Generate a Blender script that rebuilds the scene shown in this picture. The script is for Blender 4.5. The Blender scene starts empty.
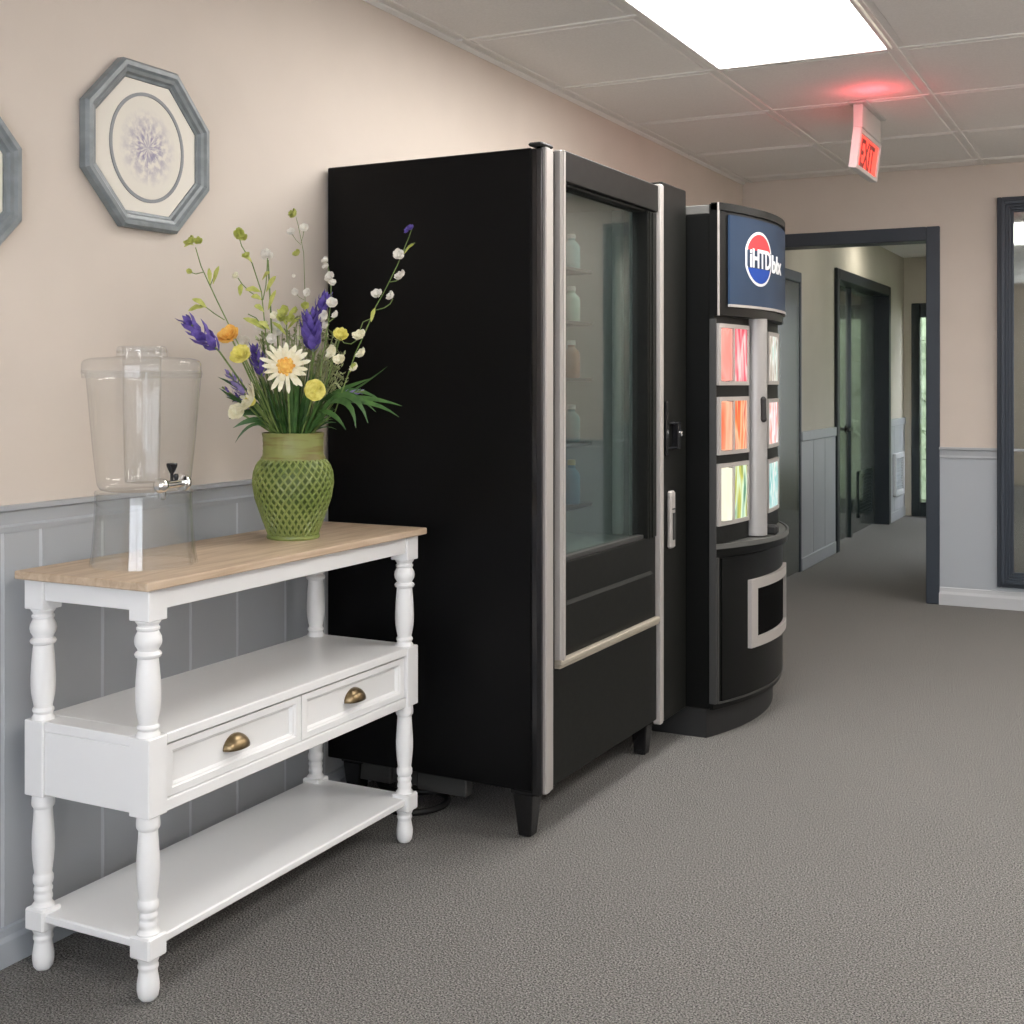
import bpy, bmesh, math, random
from mathutils import Vector, Matrix, Euler
random.seed(7)
PI = math.pi
SC = bpy.context.scene
COL = SC.collection

# ------------------------------------------------------------------ materials
def mat(name, col=(.8,.8,.8), rough=.5, metal=0.0, spec=.5, coat=0.0):
    m = bpy.data.materials.new(name); m.use_nodes = True
    b = m.node_tree.nodes['Principled BSDF']
    b.inputs['Base Color'].default_value = (*col, 1)
    b.inputs['Roughness'].default_value = rough
    b.inputs['Metallic'].default_value = metal
    b.inputs['Specular IOR Level'].default_value = spec
    b.inputs['Coat Weight'].default_value = coat
    return m
def N(m, t, **kw):
    n = m.node_tree.nodes.new(t)
    for k, v in kw.items(): setattr(n, k, v)
    return n
def L(m, a, b): m.node_tree.links.new(a, b)
def B(m): return m.node_tree.nodes['Principled BSDF']
def noise_mat(name, c1, c2, scale, rough=.6, bump=0.0, stretch=(1,1,1), detail=4, lo=.35, hi=.65, coat=0, spec=.5, bscale=None, dist=.002):
    m = mat(name, c1, rough, coat=coat, spec=spec)
    tc = N(m,'ShaderNodeTexCoord'); mp = N(m,'ShaderNodeMapping'); mp.inputs['Scale'].default_value = stretch
    nz = N(m,'ShaderNodeTexNoise'); nz.inputs['Scale'].default_value = scale; nz.inputs['Detail'].default_value = detail
    cr = N(m,'ShaderNodeValToRGB'); cr.color_ramp.elements[0].position = lo; cr.color_ramp.elements[1].position = hi
    cr.color_ramp.elements[0].color = (*c1,1); cr.color_ramp.elements[1].color = (*c2,1)
    L(m, tc.outputs['Object'], mp.inputs['Vector']); L(m, mp.outputs['Vector'], nz.inputs['Vector'])
    L(m, nz.outputs['Fac'], cr.inputs['Fac']); L(m, cr.outputs['Color'], B(m).inputs['Base Color'])
    if bump:
        bp = N(m,'ShaderNodeBump'); bp.inputs['Strength'].default_value = bump; bp.inputs['Distance'].default_value = dist
        if bscale:
            n2 = N(m,'ShaderNodeTexNoise'); n2.inputs['Scale'].default_value = bscale
            L(m, mp.outputs['Vector'], n2.inputs['Vector']); L(m, n2.outputs['Fac'], bp.inputs['Height'])
        else: L(m, nz.outputs['Fac'], bp.inputs['Height'])
        L(m, bp.outputs['Normal'], B(m).inputs['Normal'])
    return m
def emis(name, col, s):
    m = mat(name, col, .4)
    B(m).inputs['Emission Color'].default_value = (*col,1); B(m).inputs['Emission Strength'].default_value = s
    return m
def clear_mat(name, tint=(.93,.95,.95), ior=1.5, rough=.02, haze=0.0, hazecol=(.8,.82,.82)):
    m = bpy.data.materials.new(name); m.use_nodes = True
    nt = m.node_tree; nt.nodes.clear()
    out = nt.nodes.new('ShaderNodeOutputMaterial'); tr = nt.nodes.new('ShaderNodeBsdfTransparent'); gl = nt.nodes.new('ShaderNodeBsdfGlossy')
    lw = nt.nodes.new('ShaderNodeLayerWeight'); lw.inputs['Blend'].default_value = .5; mx = nt.nodes.new('ShaderNodeMixShader')
    pw = nt.nodes.new('ShaderNodeMath'); pw.operation = 'POWER'; pw.inputs[1].default_value = 5; L(m, lw.outputs['Facing'], pw.inputs[0])
    f0 = ((ior-1)/(ior+1))**2; fr = nt.nodes.new('ShaderNodeMath'); fr.operation = 'MULTIPLY_ADD'; fr.inputs[1].default_value = .85-f0; fr.inputs[2].default_value = f0; L(m, pw.outputs[0], fr.inputs[0])
    tr.inputs['Color'].default_value = (*tint,1); gl.inputs['Roughness'].default_value = rough
    L(m, fr.outputs[0], mx.inputs[0])
    if haze:
        df = nt.nodes.new('ShaderNodeBsdfDiffuse'); df.inputs['Color'].default_value = (*hazecol,1)
        m2 = nt.nodes.new('ShaderNodeMixShader'); m2.inputs[0].default_value = haze
        L(m, tr.outputs[0], m2.inputs[1]); L(m, df.outputs[0], m2.inputs[2]); L(m, m2.outputs[0], mx.inputs[1])
    else: L(m, tr.outputs[0], mx.inputs[1])
    L(m, gl.outputs[0], mx.inputs[2]); L(m, mx.outputs[0], out.inputs['Surface'])
    return m

M = {}
M['beige'] = noise_mat('beige_paint', (.60,.53,.462), (.63,.557,.487), 3, .75, .05, bscale=90)
M['grey'] = noise_mat('grey_paint', (.37,.39,.41), (.395,.412,.43), 3, .45, .03, bscale=60)
M['greylight'] = mat('grey_rail_paint', (.38,.40,.42), .45)
M['greybase'] = mat('grey_base_paint', (.40,.43,.46), .5)
M['hallwall'] = noise_mat('hall_paint', (.54,.50,.41), (.57,.53,.44), 3, .7)
M['ceil'] = noise_mat('ceiling_tile', (.76,.735,.70), (.82,.795,.76), 120, .85, .2, lo=.3, hi=.7)
M['ceilbar'] = mat('ceiling_grid', (.80,.78,.74), .5)
M['white'] = mat('white_lacquer', (.83,.83,.825), .38, coat=.15)
M['bluewhite'] = mat('white_trim', (.50,.515,.53), .45)
M['darktrim'] = mat('charcoal_trim_paint', (.040,.050,.064), .40, spec=.3)
M['blackdoor'] = mat('dark_green_black_door', (.018,.026,.028), .18, coat=.3)
M['satin'] = mat('dark_door_leaf', (.07,.085,.075), .25, coat=.5)
M['black'] = noise_mat('black_enamel', (.0035,.0035,.0037), (.005,.005,.0052), 2, .38, .04, bscale=300, spec=.12)
M['blackfront'] = noise_mat('black_front_panel', (.008,.0084,.0075), (.011,.0115,.010), 60, .45, .1, bscale=400, spec=.12)
M['blackgloss'] = mat('gloss_black', (.008,.008,.009), .2)
M['rubber'] = mat('rubber_black', (.012,.012,.012), .6)
M['silver'] = mat('satin_aluminium', (.46,.43,.405), .45, .4)
M['grille'] = mat('dark_grey_steel', (.05,.05,.048), .5, .3)
M['champagne'] = mat('pale_gold_trim', (.48,.43,.35), .4, .5)
M['chrome'] = mat('chrome', (.82,.82,.80), .12, 1.0)
M['bronze'] = noise_mat('antique_brass', (.13,.09,.045), (.27,.20,.11), 25, .32, 0)
B(M['bronze']).inputs['Metallic'].default_value = .85
M['soda'] = mat('soda_machine_black', (.005,.0053,.005), .34, spec=.14)
M['traygrey'] = mat('tray_grey', (.10,.10,.092), .35)
M['column'] = mat('grey_column', (.36,.35,.34), .4, .3)
M['navy'] = noise_mat('navy_sign', (.020,.038,.075), (.030,.056,.105), 2, .5, 0, spec=.15)
M['red'] = mat('sign_red', (.66,.06,.07), .5, spec=.15); M['blue'] = mat('sign_blue', (.008,.06,.36), .5, spec=.15); M['signwhite'] = mat('sign_white', (.88,.88,.9), .35)
M['matboard'] = mat('cream_mat_board', (.74,.70,.62), .7)
M['ringgrey'] = mat('grey_mat_line', (.25,.26,.27), .6)
M['frame'] = noise_mat('grey_picture_frame', (.16,.18,.19), (.21,.235,.245), 8, .4, .1, stretch=(1,4,4))
M['clear'] = clear_mat('clear_acrylic', (.975,.98,.978), 1.6, .04, .02)
M['clearlid'] = clear_mat('clear_acrylic_lid', (.98,.985,.985), 1.5, .04, .035)
M['vglass'] = clear_mat('vending_glass', (.66,.72,.70), 1.75, .02, .025, (.5,.56,.54))
M['pane'] = clear_mat('window_pane', (.94,.945,.95), 1.5, .01)
M['mirror'] = mat('dim_mirror_glass', (.42,.45,.43), .03, 1.0)
M['stemgreen'] = noise_mat('stem_green', (.10,.17,.035), (.20,.27,.08), 40, .55)
M['leaf'] = noise_mat('leaf_green', (.025,.08,.016), (.07,.16,.035), 30, .45)
M['leafdark'] = noise_mat('leaf_dark_green', (.018,.06,.018), (.045,.12,.03), 30, .45)
M['lime'] = noise_mat('lime_bud', (.36,.40,.07), (.55,.56,.16), 60, .6)
M['purple'] = noise_mat('purple_petal', (.06,.035,.22), (.15,.10,.42), 60, .6)
M['lilac'] = noise_mat('lilac_petal', (.16,.12,.34), (.30,.24,.50), 60, .6)
M['petalwhite'] = noise_mat('white_petal', (.68,.64,.58), (.85,.82,.74), 60, .6)
M['petalcream'] = noise_mat('cream_petal', (.80,.75,.52), (.90,.87,.70), 60, .6)
M['yellow'] = noise_mat('yellow_petal', (.66,.58,.10), (.85,.78,.25), 70, .6)
M['orange'] = noise_mat('orange_petal', (.80,.38,.06), (.92,.60,.14), 70, .6)
M['hedge'] = noise_mat('hedge_green', (.13,.175,.10), (.25,.31,.20), 14, .7)

# table top: pale oak, grain along the length
m = mat('pale_oak', (.5,.4,.3), .5); tc = N(m,'ShaderNodeTexCoord'); mp = N(m,'ShaderNodeMapping'); mp.inputs['Scale'].default_value = (22,2.2,22)
nz = N(m,'ShaderNodeTexNoise'); nz.inputs['Scale'].default_value = 2.4; nz.inputs['Detail'].default_value = 7; nz.inputs['Distortion'].default_value = .6
cr = N(m,'ShaderNodeValToRGB'); cr.color_ramp.elements[0].position=.32; cr.color_ramp.elements[1].position=.68
cr.color_ramp.elements[0].color=(.44,.32,.215,1); cr.color_ramp.elements[1].color=(.60,.47,.34,1)
L(m,tc.outputs['Object'],mp.inputs['Vector']); L(m,mp.outputs['Vector'],nz.inputs['Vector']); L(m,nz.outputs['Fac'],cr.inputs['Fac']); L(m,cr.outputs['Color'],B(m).inputs['Base Color'])
M['oak'] = m
# carpet
m = mat('carpet', (.1,.1,.1), .95, spec=.1); tc = N(m,'ShaderNodeTexCoord')
n1 = N(m,'ShaderNodeTexNoise'); n1.inputs['Scale'].default_value = 250; n1.inputs['Detail'].default_value = 3; n1.inputs['Roughness'].default_value=.7
n2 = N(m,'ShaderNodeTexVoronoi'); n2.inputs['Scale'].default_value = 210
n3 = N(m,'ShaderNodeTexNoise'); n3.inputs['Scale'].default_value = 1.3
cr = N(m,'ShaderNodeValToRGB'); e = cr.color_ramp.elements; e[0].position=.38; e[1].position=.64
e[0].color=(.045,.045,.044,1); e[1].color=(.40,.385,.36,1)
mx = N(m,'ShaderNodeMix'); mx.data_type='RGBA'; mx.blend_type='MULTIPLY'; mx.inputs[0].default_value=.35
cr3 = N(m,'ShaderNodeValToRGB'); cr3.color_ramp.elements[0].color=(.75,.75,.75,1); cr3.color_ramp.elements[1].color=(1,1,1,1)
L(m,tc.outputs['Object'],n1.inputs['Vector']); L(m,tc.outputs['Object'],n2.inputs['Vector']); L(m,tc.outputs['Object'],n3.inputs['Vector'])
L(m,n1.outputs['Fac'],cr.inputs['Fac']); L(m,n3.outputs['Fac'],cr3.inputs['Fac'])
L(m,cr.outputs['Color'],mx.inputs[6]); L(m,cr3.outputs['Color'],mx.inputs[7]); L(m,mx.outputs[2],B(m).inputs['Base Color'])
bp = N(m,'ShaderNodeBump'); bp.inputs['Strength'].default_value=.9; bp.inputs['Distance'].default_value=.006
L(m,n2.outputs['Distance'],bp.inputs['Height']); L(m,bp.outputs['Normal'],B(m).inputs['Normal'])
M['carpet'] = m

def print_mat(name, c1, c2):   # pale watercolour flower on cream paper, centred at the object origin (y,z plane)
    m = mat(name, (.7,.67,.6), .7); tc = N(m,'ShaderNodeTexCoord'); sp = N(m,'ShaderNodeSeparateXYZ'); L(m,tc.outputs['Object'],sp.inputs[0])
    at = N(m,'ShaderNodeMath',operation='ARCTAN2'); L(m,sp.outputs['Y'],at.inputs[0]); L(m,sp.outputs['Z'],at.inputs[1])
    ln = N(m,'ShaderNodeVectorMath',operation='LENGTH'); L(m,tc.outputs['Object'],ln.inputs[0])
    cb = N(m,'ShaderNodeCombineXYZ'); L(m,at.outputs[0],cb.inputs[0])
    mr = N(m,'ShaderNodeMath',operation='MULTIPLY'); mr.inputs[1].default_value=14; L(m,ln.outputs['Value'],mr.inputs[0]); L(m,mr.outputs[0],cb.inputs[1])
    nz = N(m,'ShaderNodeTexNoise'); nz.inputs['Scale'].default_value=4.0; nz.inputs['Detail'].default_value=3; L(m,cb.outputs[0],nz.inputs['Vector'])
    fall = N(m,'ShaderNodeMapRange'); fall.inputs['From Min'].default_value=.03; fall.inputs['From Max'].default_value=.098; fall.inputs['To Min'].default_value=.95; fall.inputs['To Max'].default_value=0
    L(m,ln.outputs['Value'],fall.inputs['Value'])
    rp = N(m,'ShaderNodeMapRange'); rp.inputs['From Min'].default_value=.38; rp.inputs['From Max'].default_value=.62; L(m,nz.outputs['Fac'],rp.inputs['Value'])
    mu = N(m,'ShaderNodeMath',operation='MULTIPLY'); L(m,fall.outputs[0],mu.inputs[0]); L(m,rp.outputs[0],mu.inputs[1])
    mx = N(m,'ShaderNodeMix'); mx.data_type='RGBA'; mx.inputs[6].default_value=(*c1,1); mx.inputs[7].default_value=(*c2,1)
    L(m,mu.outputs[0],mx.inputs[0]); L(m,mx.outputs[2],B(m).inputs['Base Color'])
    return m
M['print'] = print_mat('flower_print', (.72,.68,.60), (.28,.25,.36))

def lit_mat(name, cols, scale, strength, axis=(1,7,1.2)):   # backlit can picture
    m = mat(name, cols[0], .3); tc = N(m,'ShaderNodeTexCoord'); mp = N(m,'ShaderNodeMapping'); mp.inputs['Scale'].default_value = axis
    nz = N(m,'ShaderNodeTexNoise'); nz.inputs['Scale'].default_value = scale; nz.inputs['Detail'].default_value = 1.5; nz.inputs['Distortion'].default_value=.8
    cr = N(m,'ShaderNodeValToRGB'); e = cr.color_ramp.elements
    while len(e) < len(cols): e.new(.5)
    for i, c in enumerate(cols): e[i].position = .3+.42*i/(len(cols)-1); e[i].color = (*c,1)
    L(m,tc.outputs['Object'],mp.inputs['Vector']); L(m,mp.outputs['Vector'],nz.inputs['Vector']); L(m,nz.outputs['Fac'],cr.inputs['Fac'])
    L(m,cr.outputs['Color'],B(m).inputs['Base Color']); L(m,cr.outputs['Color'],B(m).inputs['Emission Color']); B(m).inputs['Emission Strength'].default_value = strength*1.2
    dk = N(m,'ShaderNodeMix'); dk.data_type='RGBA'; dk.blend_type='MULTIPLY'; dk.inputs[0].default_value=1; dk.inputs[7].default_value=(.15,.15,.15,1); L(m,cr.outputs['Color'],dk.inputs[6]); L(m,dk.outputs[2],B(m).inputs['Base Color'])
    return m

# ------------------------------------------------------------------ mesh builder
class MB:
    def __init__(s): s.bm = bmesh.new()
    def _bevel(s, verts, w, seg=1):
        es = list({e for v in verts for e in v.link_edges})
        if w > 0: bmesh.ops.bevel(s.bm, geom=es, offset=w, segments=seg, affect='EDGES', profile=.5)
    def box(s, x0,x1,y0,y1,z0,z1, bev=0, seg=1, mi=0, rot=None, piv=None):
        vs = [s.bm.verts.new((x,y,z)) for x in (x0,x1) for y in (y0,y1) for z in (z0,z1)]
        for f in ((0,1,3,2),(4,6,7,5),(0,4,5,1),(2,3,7,6),(0,2,6,4),(1,5,7,3)):
            fc = s.bm.faces.new([vs[i] for i in f]); fc.material_index = mi
        if rot is not None: bmesh.ops.rotate(s.bm, verts=vs, cent=piv, matrix=rot)
        s._bevel(vs, bev, seg); return s
    def prism(s, poly, z0, z1, bev=0, axis='z', mi=0):
        def P(a,b,c):
            return (a,b,c) if axis=='z' else ((c,a,b) if axis=='x' else (a,c,b))
        lo = [s.bm.verts.new(P(a,b,z0)) for a,b in poly]; hi = [s.bm.verts.new(P(a,b,z1)) for a,b in poly]
        n = len(poly)
        fs = [s.bm.faces.new(lo[::-1]), s.bm.faces.new(hi)] + [s.bm.faces.new((lo[i],lo[(i+1)%n],hi[(i+1)%n],hi[i])) for i in range(n)]
        for f in fs: f.material_index = mi
        if bev: s._bevel(lo+hi, bev)
        return s
    def lathe(s, prof, c=(0,0,0), n=32, cap=True, axis=None, mi=0):
        # prof: (r, z) list; axis: unit vector the profile runs along
        q = Vector((0,0,1)).rotation_difference(Vector(axis)) if axis is not None else None
        rings = []
        for r, z in prof:
            ring = []
            for i in range(n):
                a = 2*PI*i/n; v = Vector((r*math.cos(a), r*math.sin(a), z))
                if q: v = q @ v
                ring.append(s.bm.verts.new(v + Vector(c)))
            rings.append(ring)
        for a, b in zip(rings, rings[1:]):
            for i in range(n):
                f = s.bm.faces.new((a[i],a[(i+1)%n],b[(i+1)%n],b[i])); f.material_index = mi
        if cap:
            s.bm.faces.new(rings[0][::-1]); s.bm.faces.new(rings[-1])
        return s
    def tube(s, pts, r, n=8, flat=None, up=None):
        # swept tube; r number or list; flat = thickness ratio list for blades; up = width direction hint
        pts = [Vector(p) for p in pts]; k = len(pts)
        rs = r if isinstance(r,(list,tuple)) else [r]*k
        rings = []; nrm = None
        for i, p in enumerate(pts):
            t = (pts[min(i+1,k-1)]-pts[max(i-1,0)]).normalized()
            if nrm is None:
                h = Vector(up) if up is not None else (Vector((0,0,1)) if abs(t.z)<.9 else Vector((1,0,0)))
                nrm = (h - t*h.dot(t)).normalized()
            else: nrm = (nrm - t*nrm.dot(t)).normalized()
            b = t.cross(nrm)
            ring = []
            for j in range(n):
                a = 2*PI*j/n
                ring.append(s.bm.verts.new(p + nrm*math.cos(a)*rs[i]*(flat if flat else 1) + b*math.sin(a)*rs[i]))
            rings.append(ring)
        for a, b in zip(rings, rings[1:]):
            for i in range(n): s.bm.faces.new((a[i],a[(i+1)%n],b[(i+1)%n],b[i]))
        s.bm.faces.new(rings[0][::-1]); s.bm.faces.new(rings[-1]); return s
    def ball(s, c, r, sx=1, sy=1, sz=1, u=12, v=8):
        mtx = Matrix.Translation(c) @ Matrix.Diagonal((sx,sy,sz,1))
        bmesh.ops.create_uvsphere(s.bm, u_segments=u, v_segments=v, radius=r, matrix=mtx); return s
    def build(s, name, m, parent=None, smooth=False, local=False, loc=None):
        # vertices are world coordinates unless local; they are re-based to the parent's origin (or own loc)
        me = bpy.data.meshes.new(name)
        bmesh.ops.recalc_face_normals(s.bm, faces=s.bm.faces)
        if not local:
            off = None
            if parent is not None:
                o_ = Vector(parent.location)
                if parent.parent: o_ = Vector(ORG[parent.name])
                else: o_ = Vector(parent.location)
                off = o_
            elif loc is not None: off = Vector(loc)
            if off is not None: bmesh.ops.translate(s.bm, verts=s.bm.verts, vec=-off)
        s.bm.to_mesh(me); s.bm.free()
        for mm in (m if isinstance(m,(list,tuple)) else [m]): me.materials.append(mm)
        if smooth: me.shade_smooth() if hasattr(me,'shade_smooth') else None
        o = bpy.data.objects.new(name, me); COL.objects.link(o)
        if smooth:
            try: me.set_sharp_from_angle(angle=math.radians(smooth if smooth is not True else 40))
            except Exception: pass
        if parent is not None: o.parent = parent; ORG[o.name] = Vector(ORG.get(parent.name, parent.location))
        elif loc is not None: o.location = loc
        return o
ORG = {}
def tag(o, label=None, cat=None, group=None, kind=None):
    if label: o['label'] = label
    if cat: o['category'] = cat
    if group: o['group'] = group
    if kind: o['kind'] = kind
    return o
def empty(name, loc, label, cat, group=None, rz=0):
    o = bpy.data.objects.new(name, None); COL.objects.link(o); o.location = loc; o.rotation_euler = (0,0,rz); o.empty_display_size=.1
    ORG[o.name] = Vector(loc)
    return tag(o, label, cat, group)
def S(o): o['kind'] = 'structure'; return o

# ------------------------------------------------------------------ room constants
WL, YF, CZ = -2.15, 7.22, 2.403          # left wall, far wall, ceiling
XR, YB = 1.35, -1.6                      # right wall, wall behind the viewpoint
HX, HXR, HE = -2.02, -.86, 11.9          # hallway left wall, right wall, end wall

# floor
b = MB(); b.box(-2.6, 1.6, -1.8, 13.6, -.1, 0); tag(S(b.build('floor', M['carpet'])), 'grey speckled loop-pile carpet running from the lobby into the hallway')

# walls of the lobby
def wains(b, axis, at, s, a0, a1, z0, z1, lines, depth=.012):
    """vertical boards standing proud of a wall by depth; s = direction of the room"""
    xs = [a0] + [l for l in lines if a0+.01 < l < a1-.01] + [a1]
    for p, q in zip(xs, xs[1:]):
        g = .0028
        lo, hi = sorted((at-.01, at+s*depth))
        if axis == 'x': b.box(lo, hi, p+g, q-g, z0, z1, .0022)
        else: b.box(p+g, q-g, lo, hi, z0, z1, .0022)
RZ = .962
left_lines = [YB+.13+.195*i for i in range(18) if YB+.13+.195*i < 1.86] + [1.946,2.125,2.42,2.60,2.805,2.99] + [3.185+.195*i for i in range(21)]
b = MB(); b.box(WL-.12, WL, YB, YF, .0, CZ+.02); wl = S(b.build('wall_left', M['beige'])); tag(wl, 'beige painted left wall')
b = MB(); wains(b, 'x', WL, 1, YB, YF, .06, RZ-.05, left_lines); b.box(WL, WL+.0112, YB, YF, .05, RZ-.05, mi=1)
S(b.build('wall_panelling', [M['grey'], mat('groove_highlight', (.52,.55,.58), .5)], wl))  # paler backing between boards paints a highlight along each groove
b = MB(); b.prism([(WL,.905),(WL+.014,.905),(WL+.016,.917),(WL+.011,.922),(WL+.013,.948),(WL+.024,.953),(WL+.024,RZ),(WL,RZ)], YB, YF, axis='y')
S(tag(b.build('trim_1', M['greylight']), 'grey chair rail along the left wall'))
b = MB(); b.prism([(WL,0),(WL+.024,0),(WL+.024,.052),(WL+.019,.062),(WL+.019,.078),(WL,.085)], YB, YF, axis='y')
S(tag(b.build('baseboard_left', M['greybase']), 'grey baseboard of the left wall'))

# far wall with the hallway opening
OX0, OX1, OZ = -2.0, -1.10, 2.013
b = MB()
b.box(WL, OX0, YF, YF+.13, 0, CZ+.02); b.box(OX0, OX1, YF, YF+.13, OZ, CZ+.02); b.box(OX1, XR, YF, YF+.13, 0, CZ+.02)
wf = S(b.build('wall_far', M['beige'])); tag(wf, 'beige far wall with the hallway opening')
b = MB(); b.box(OX1, XR, YF-.008, YF+.01, .09, .81, .001)
S(b.build('wall_panelling', M['greybase'], wf))
b = MB(); b.prism([(YF,.806),(YF-.012,.806),(YF-.014,.812),(YF-.010,.822),(YF-.012,.85),(YF-.022,.856),(YF-.022,.867),(YF,.867)], -1.035, XR, axis='x')
S(tag(b.build('trim_2', M['greylight']), 'grey chair rail on the far wall'))
b = MB(); b.prism([(YF,0),(YF-.022,0),(YF-.022,.06),(YF-.016,.075),(YF-.014,.095),(YF,.10)], -1.035, XR, axis='x')
S(tag(b.build('baseboard_far', M['bluewhite']), 'pale grey baseboard of the far wall'))
# dark casing round the opening
b = MB()
b.box(OX1-.004, OX1+.068, YF-.022, YF+.15, 0, OZ+.072, .004); b.box(OX0-.068, OX0+.004, YF-.022, YF+.15, 0, OZ+.072, .004)
b.box(OX0+.004, OX1-.004, YF-.022, YF+.15, OZ-.004, OZ+.072, .004)
S(tag(b.build('trim_3', M['darktrim']), 'charcoal casing round the hallway opening'))

# right wall and wall behind the viewpoint
RL = [YB+.195*i for i in range(48)]
b = MB(); b.box(XR, XR+.12, YB, YF+.13, 0, CZ+.02); wr = S(b.build('wall_right', M['beige'])); tag(wr, 'beige right wall, seen only in reflections')
b = MB(); wains(b, 'x', XR, -1, YB, YF, .06, .82, RL); b.box(XR-.0095, XR, YB, YF, .05, .82); S(b.build('wall_panelling', M['grey'], wr))
b = MB(); b.box(XR-.022, XR, YB, YF-.03, .82, .87, .004); S(tag(b.build('trim_4', M['greylight']), 'grey chair rail of the right wall'))
b = MB(); b.box(XR-.022, XR, YB, YF-.03, 0, .09, .004); S(tag(b.build('baseboard_right', M['bluewhite']), 'pale baseboard of the right wall'))
NW = (-1.28,1.2,.45,2.25)
b = MB(); b.box(WL-.12, NW[0], YB-.12, YB, 0, CZ+.02); b.box(NW[1], XR+.12, YB-.12, YB, 0, CZ+.02); b.box(NW[0],NW[1],YB-.12,YB,0,NW[2]); b.box(NW[0],NW[1],YB-.12,YB,NW[3],CZ+.02); S(tag(b.build('wall_near', M['beige']), 'beige wall behind the viewpoint'))

b = MB(); f=.06
for p in ((NW[0],NW[0]+f,NW[2],NW[3]),(NW[1]-f,NW[1],NW[2],NW[3]),(-.07,-.01,NW[2],NW[3]),(NW[0]+f,NW[1]-f,NW[2],NW[2]+f),(NW[0]+f,NW[1]-f,NW[3]-f,NW[3])): b.box(p[0],p[1],YB-.09,YB-.02,p[2],p[3],.004)
w2 = S(tag(b.build('window_fill_near', M['bluewhite']), 'wide window added behind the viewpoint for daylight fill'))  # unseen window, added to let daylight in as fill
b = MB(); b.box(NW[0]+f,NW[1]-f,YB-.06,YB-.054,NW[2]+f,NW[3]-f); b.build('pane', M['pane'], w2)
# ceiling: tiles with a lower field in a bar grid
gx = [-2.15,-2.10,-1.465,-.80,-.15,.50,1.15,1.35]; gy = [-1.6,-1.03,-.23,.57,1.37,2.17,2.97,3.77,4.56,5.35,6.20,7.02,7.22]
lights = []   # (i, j0, j1)
LP = [(2,6,8), (5,2,4), (5,6,8), (5,9,11)]      # column index into gx, from gy[j0] to gy[j1]
def is_light(i,j): return any(i==c and a<=j<b_ for c,a,b_ in LP)
b = MB(); b.box(-2.3, XR+.12, YB-.12, YF+.05, CZ+.028, CZ+.08)
for i in range(len(gx)-1):
    for j in range(len(gy)-1):
        if is_light(i,j): continue
        x0,x1,y0,y1 = gx[i],gx[i+1],gy[j],gy[j+1]
        if x1-x0 < .1 or y1-y0 < .1:
            b.box(x0,x1,y0,y1,CZ+.004,CZ+.03); continue
        b.box(x0,x1,y0,y1,CZ+.004,CZ+.03)
        k = .032; b.box(x0+k,x1-k,y0+k,y1-k,CZ-.0005,CZ+.006,.004)
cl = S(tag(b.build('ceiling', M['ceil']), 'off-white tiled suspended ceiling'))
b = MB()
for x in gx[1:-1]: b.box(x-.007, x+.007, YB, YF, CZ-.001, CZ+.006, .001)
for j,y in enumerate(gy[1:-1],1):
    for i in range(len(gx)-1):
        if not (is_light(i,j) and is_light(i,j-1)): b.box(gx[i], gx[i+1], y-.007, y+.007, CZ-.0014, CZ+.006, .001)
S(b.build('ceiling_grid', M['ceilbar'], cl))
b = MB(); b.prism([(WL,CZ-.010),(WL+.003,CZ-.010),(WL+.014,CZ-.002),(WL+.014,CZ+.004),(WL,CZ+.004)], YB, YF, axis='y'); S(tag(b.build('trim_5', M['ceilbar']), 'angle trim where ceiling meets the left wall'))

LS = 12.0
M['lamp'] = emis('lamp_diffuser', (1.0,.98,.955), LS)
LL = ['large bright rectangular ceiling light in front of the red exit sign','ceiling light added as fill near the right wall, behind the viewpoint','ceiling light added as fill near the right wall above the lobby','ceiling light added as fill in the far right corner of the lobby']  # last three are unseen lights added as fill
for (i,a,c), lab in zip(LP, LL):
    x0,x1,y0,y1 = gx[i]+.012,gx[i+1]-.012,gy[a]+.012,gy[c]-.012
    e = empty('ceiling_light', ((x0+x1)/2,(y0+y1)/2,CZ), lab, 'ceiling light')
    b = MB(); w=.016
    b.box(x0,x1,y0,y0+w,CZ-.006,CZ+.02,.002); b.box(x0,x1,y1-w,y1,CZ-.006,CZ+.02,.002)
    b.box(x0,x0+w,y0+w,y1-w,CZ-.006,CZ+.02,.002); b.box(x1-w,x1,y0+w,y1-w,CZ-.006,CZ+.02,.002)
    b.build('light_frame', M['ceilbar'], e)
    b = MB(); b.box(x0+w,x1-w,y0+w,y1-w,CZ+.004,CZ+.014); b.build('diffuser', M['lamp'], e)

# ------------------------------------------------------------------ hallway
hz = 2.37
D1a, D1b, D1z = 7.40, 8.03, 1.87
D2a, D2b, D2z = 9.13, 11.06, 1.975
b = MB()
b.box(HX-.25, HX, YF+.13, D1a, 0, hz+.05); b.box(HX-.25, HX, D1a, D1b, D1z, hz+.05); b.box(HX-.25, HX, D1b, D2a, 0, hz+.05)
b.box(HX-.25, HX, D2a, D2b, D2z, hz+.05); b.box(HX-.25, HX, D2b, HE+.15, 0, hz+.05)
hw = S(tag(b.build('wall_hall_left', M['hallwall']), 'olive-grey hallway wall with two dark doors'))
b = MB()
hl = [8.06+.33*i for i in range(1,40)]
wains(b,'x',HX,1,8.06,9.05,.06,.845,hl,.01); wains(b,'x',HX,1,11.14,HE,.06,.845,hl,.01); S(b.build('wall_panelling', M['grey'], hw))
b = MB()
for y0,y1 in ((8.06,9.05),(11.14,HE)): b.box(HX,HX+.018,y0,y1,.84,.905,.004)
S(tag(b.build('trim_6', M['greylight']), 'grey chair rail in the hallway'))
b = MB()
for y0,y1 in ((8.06,9.05),(11.14,HE)): b.box(HX,HX+.016,y0,y1,0,.085,.004)
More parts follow.
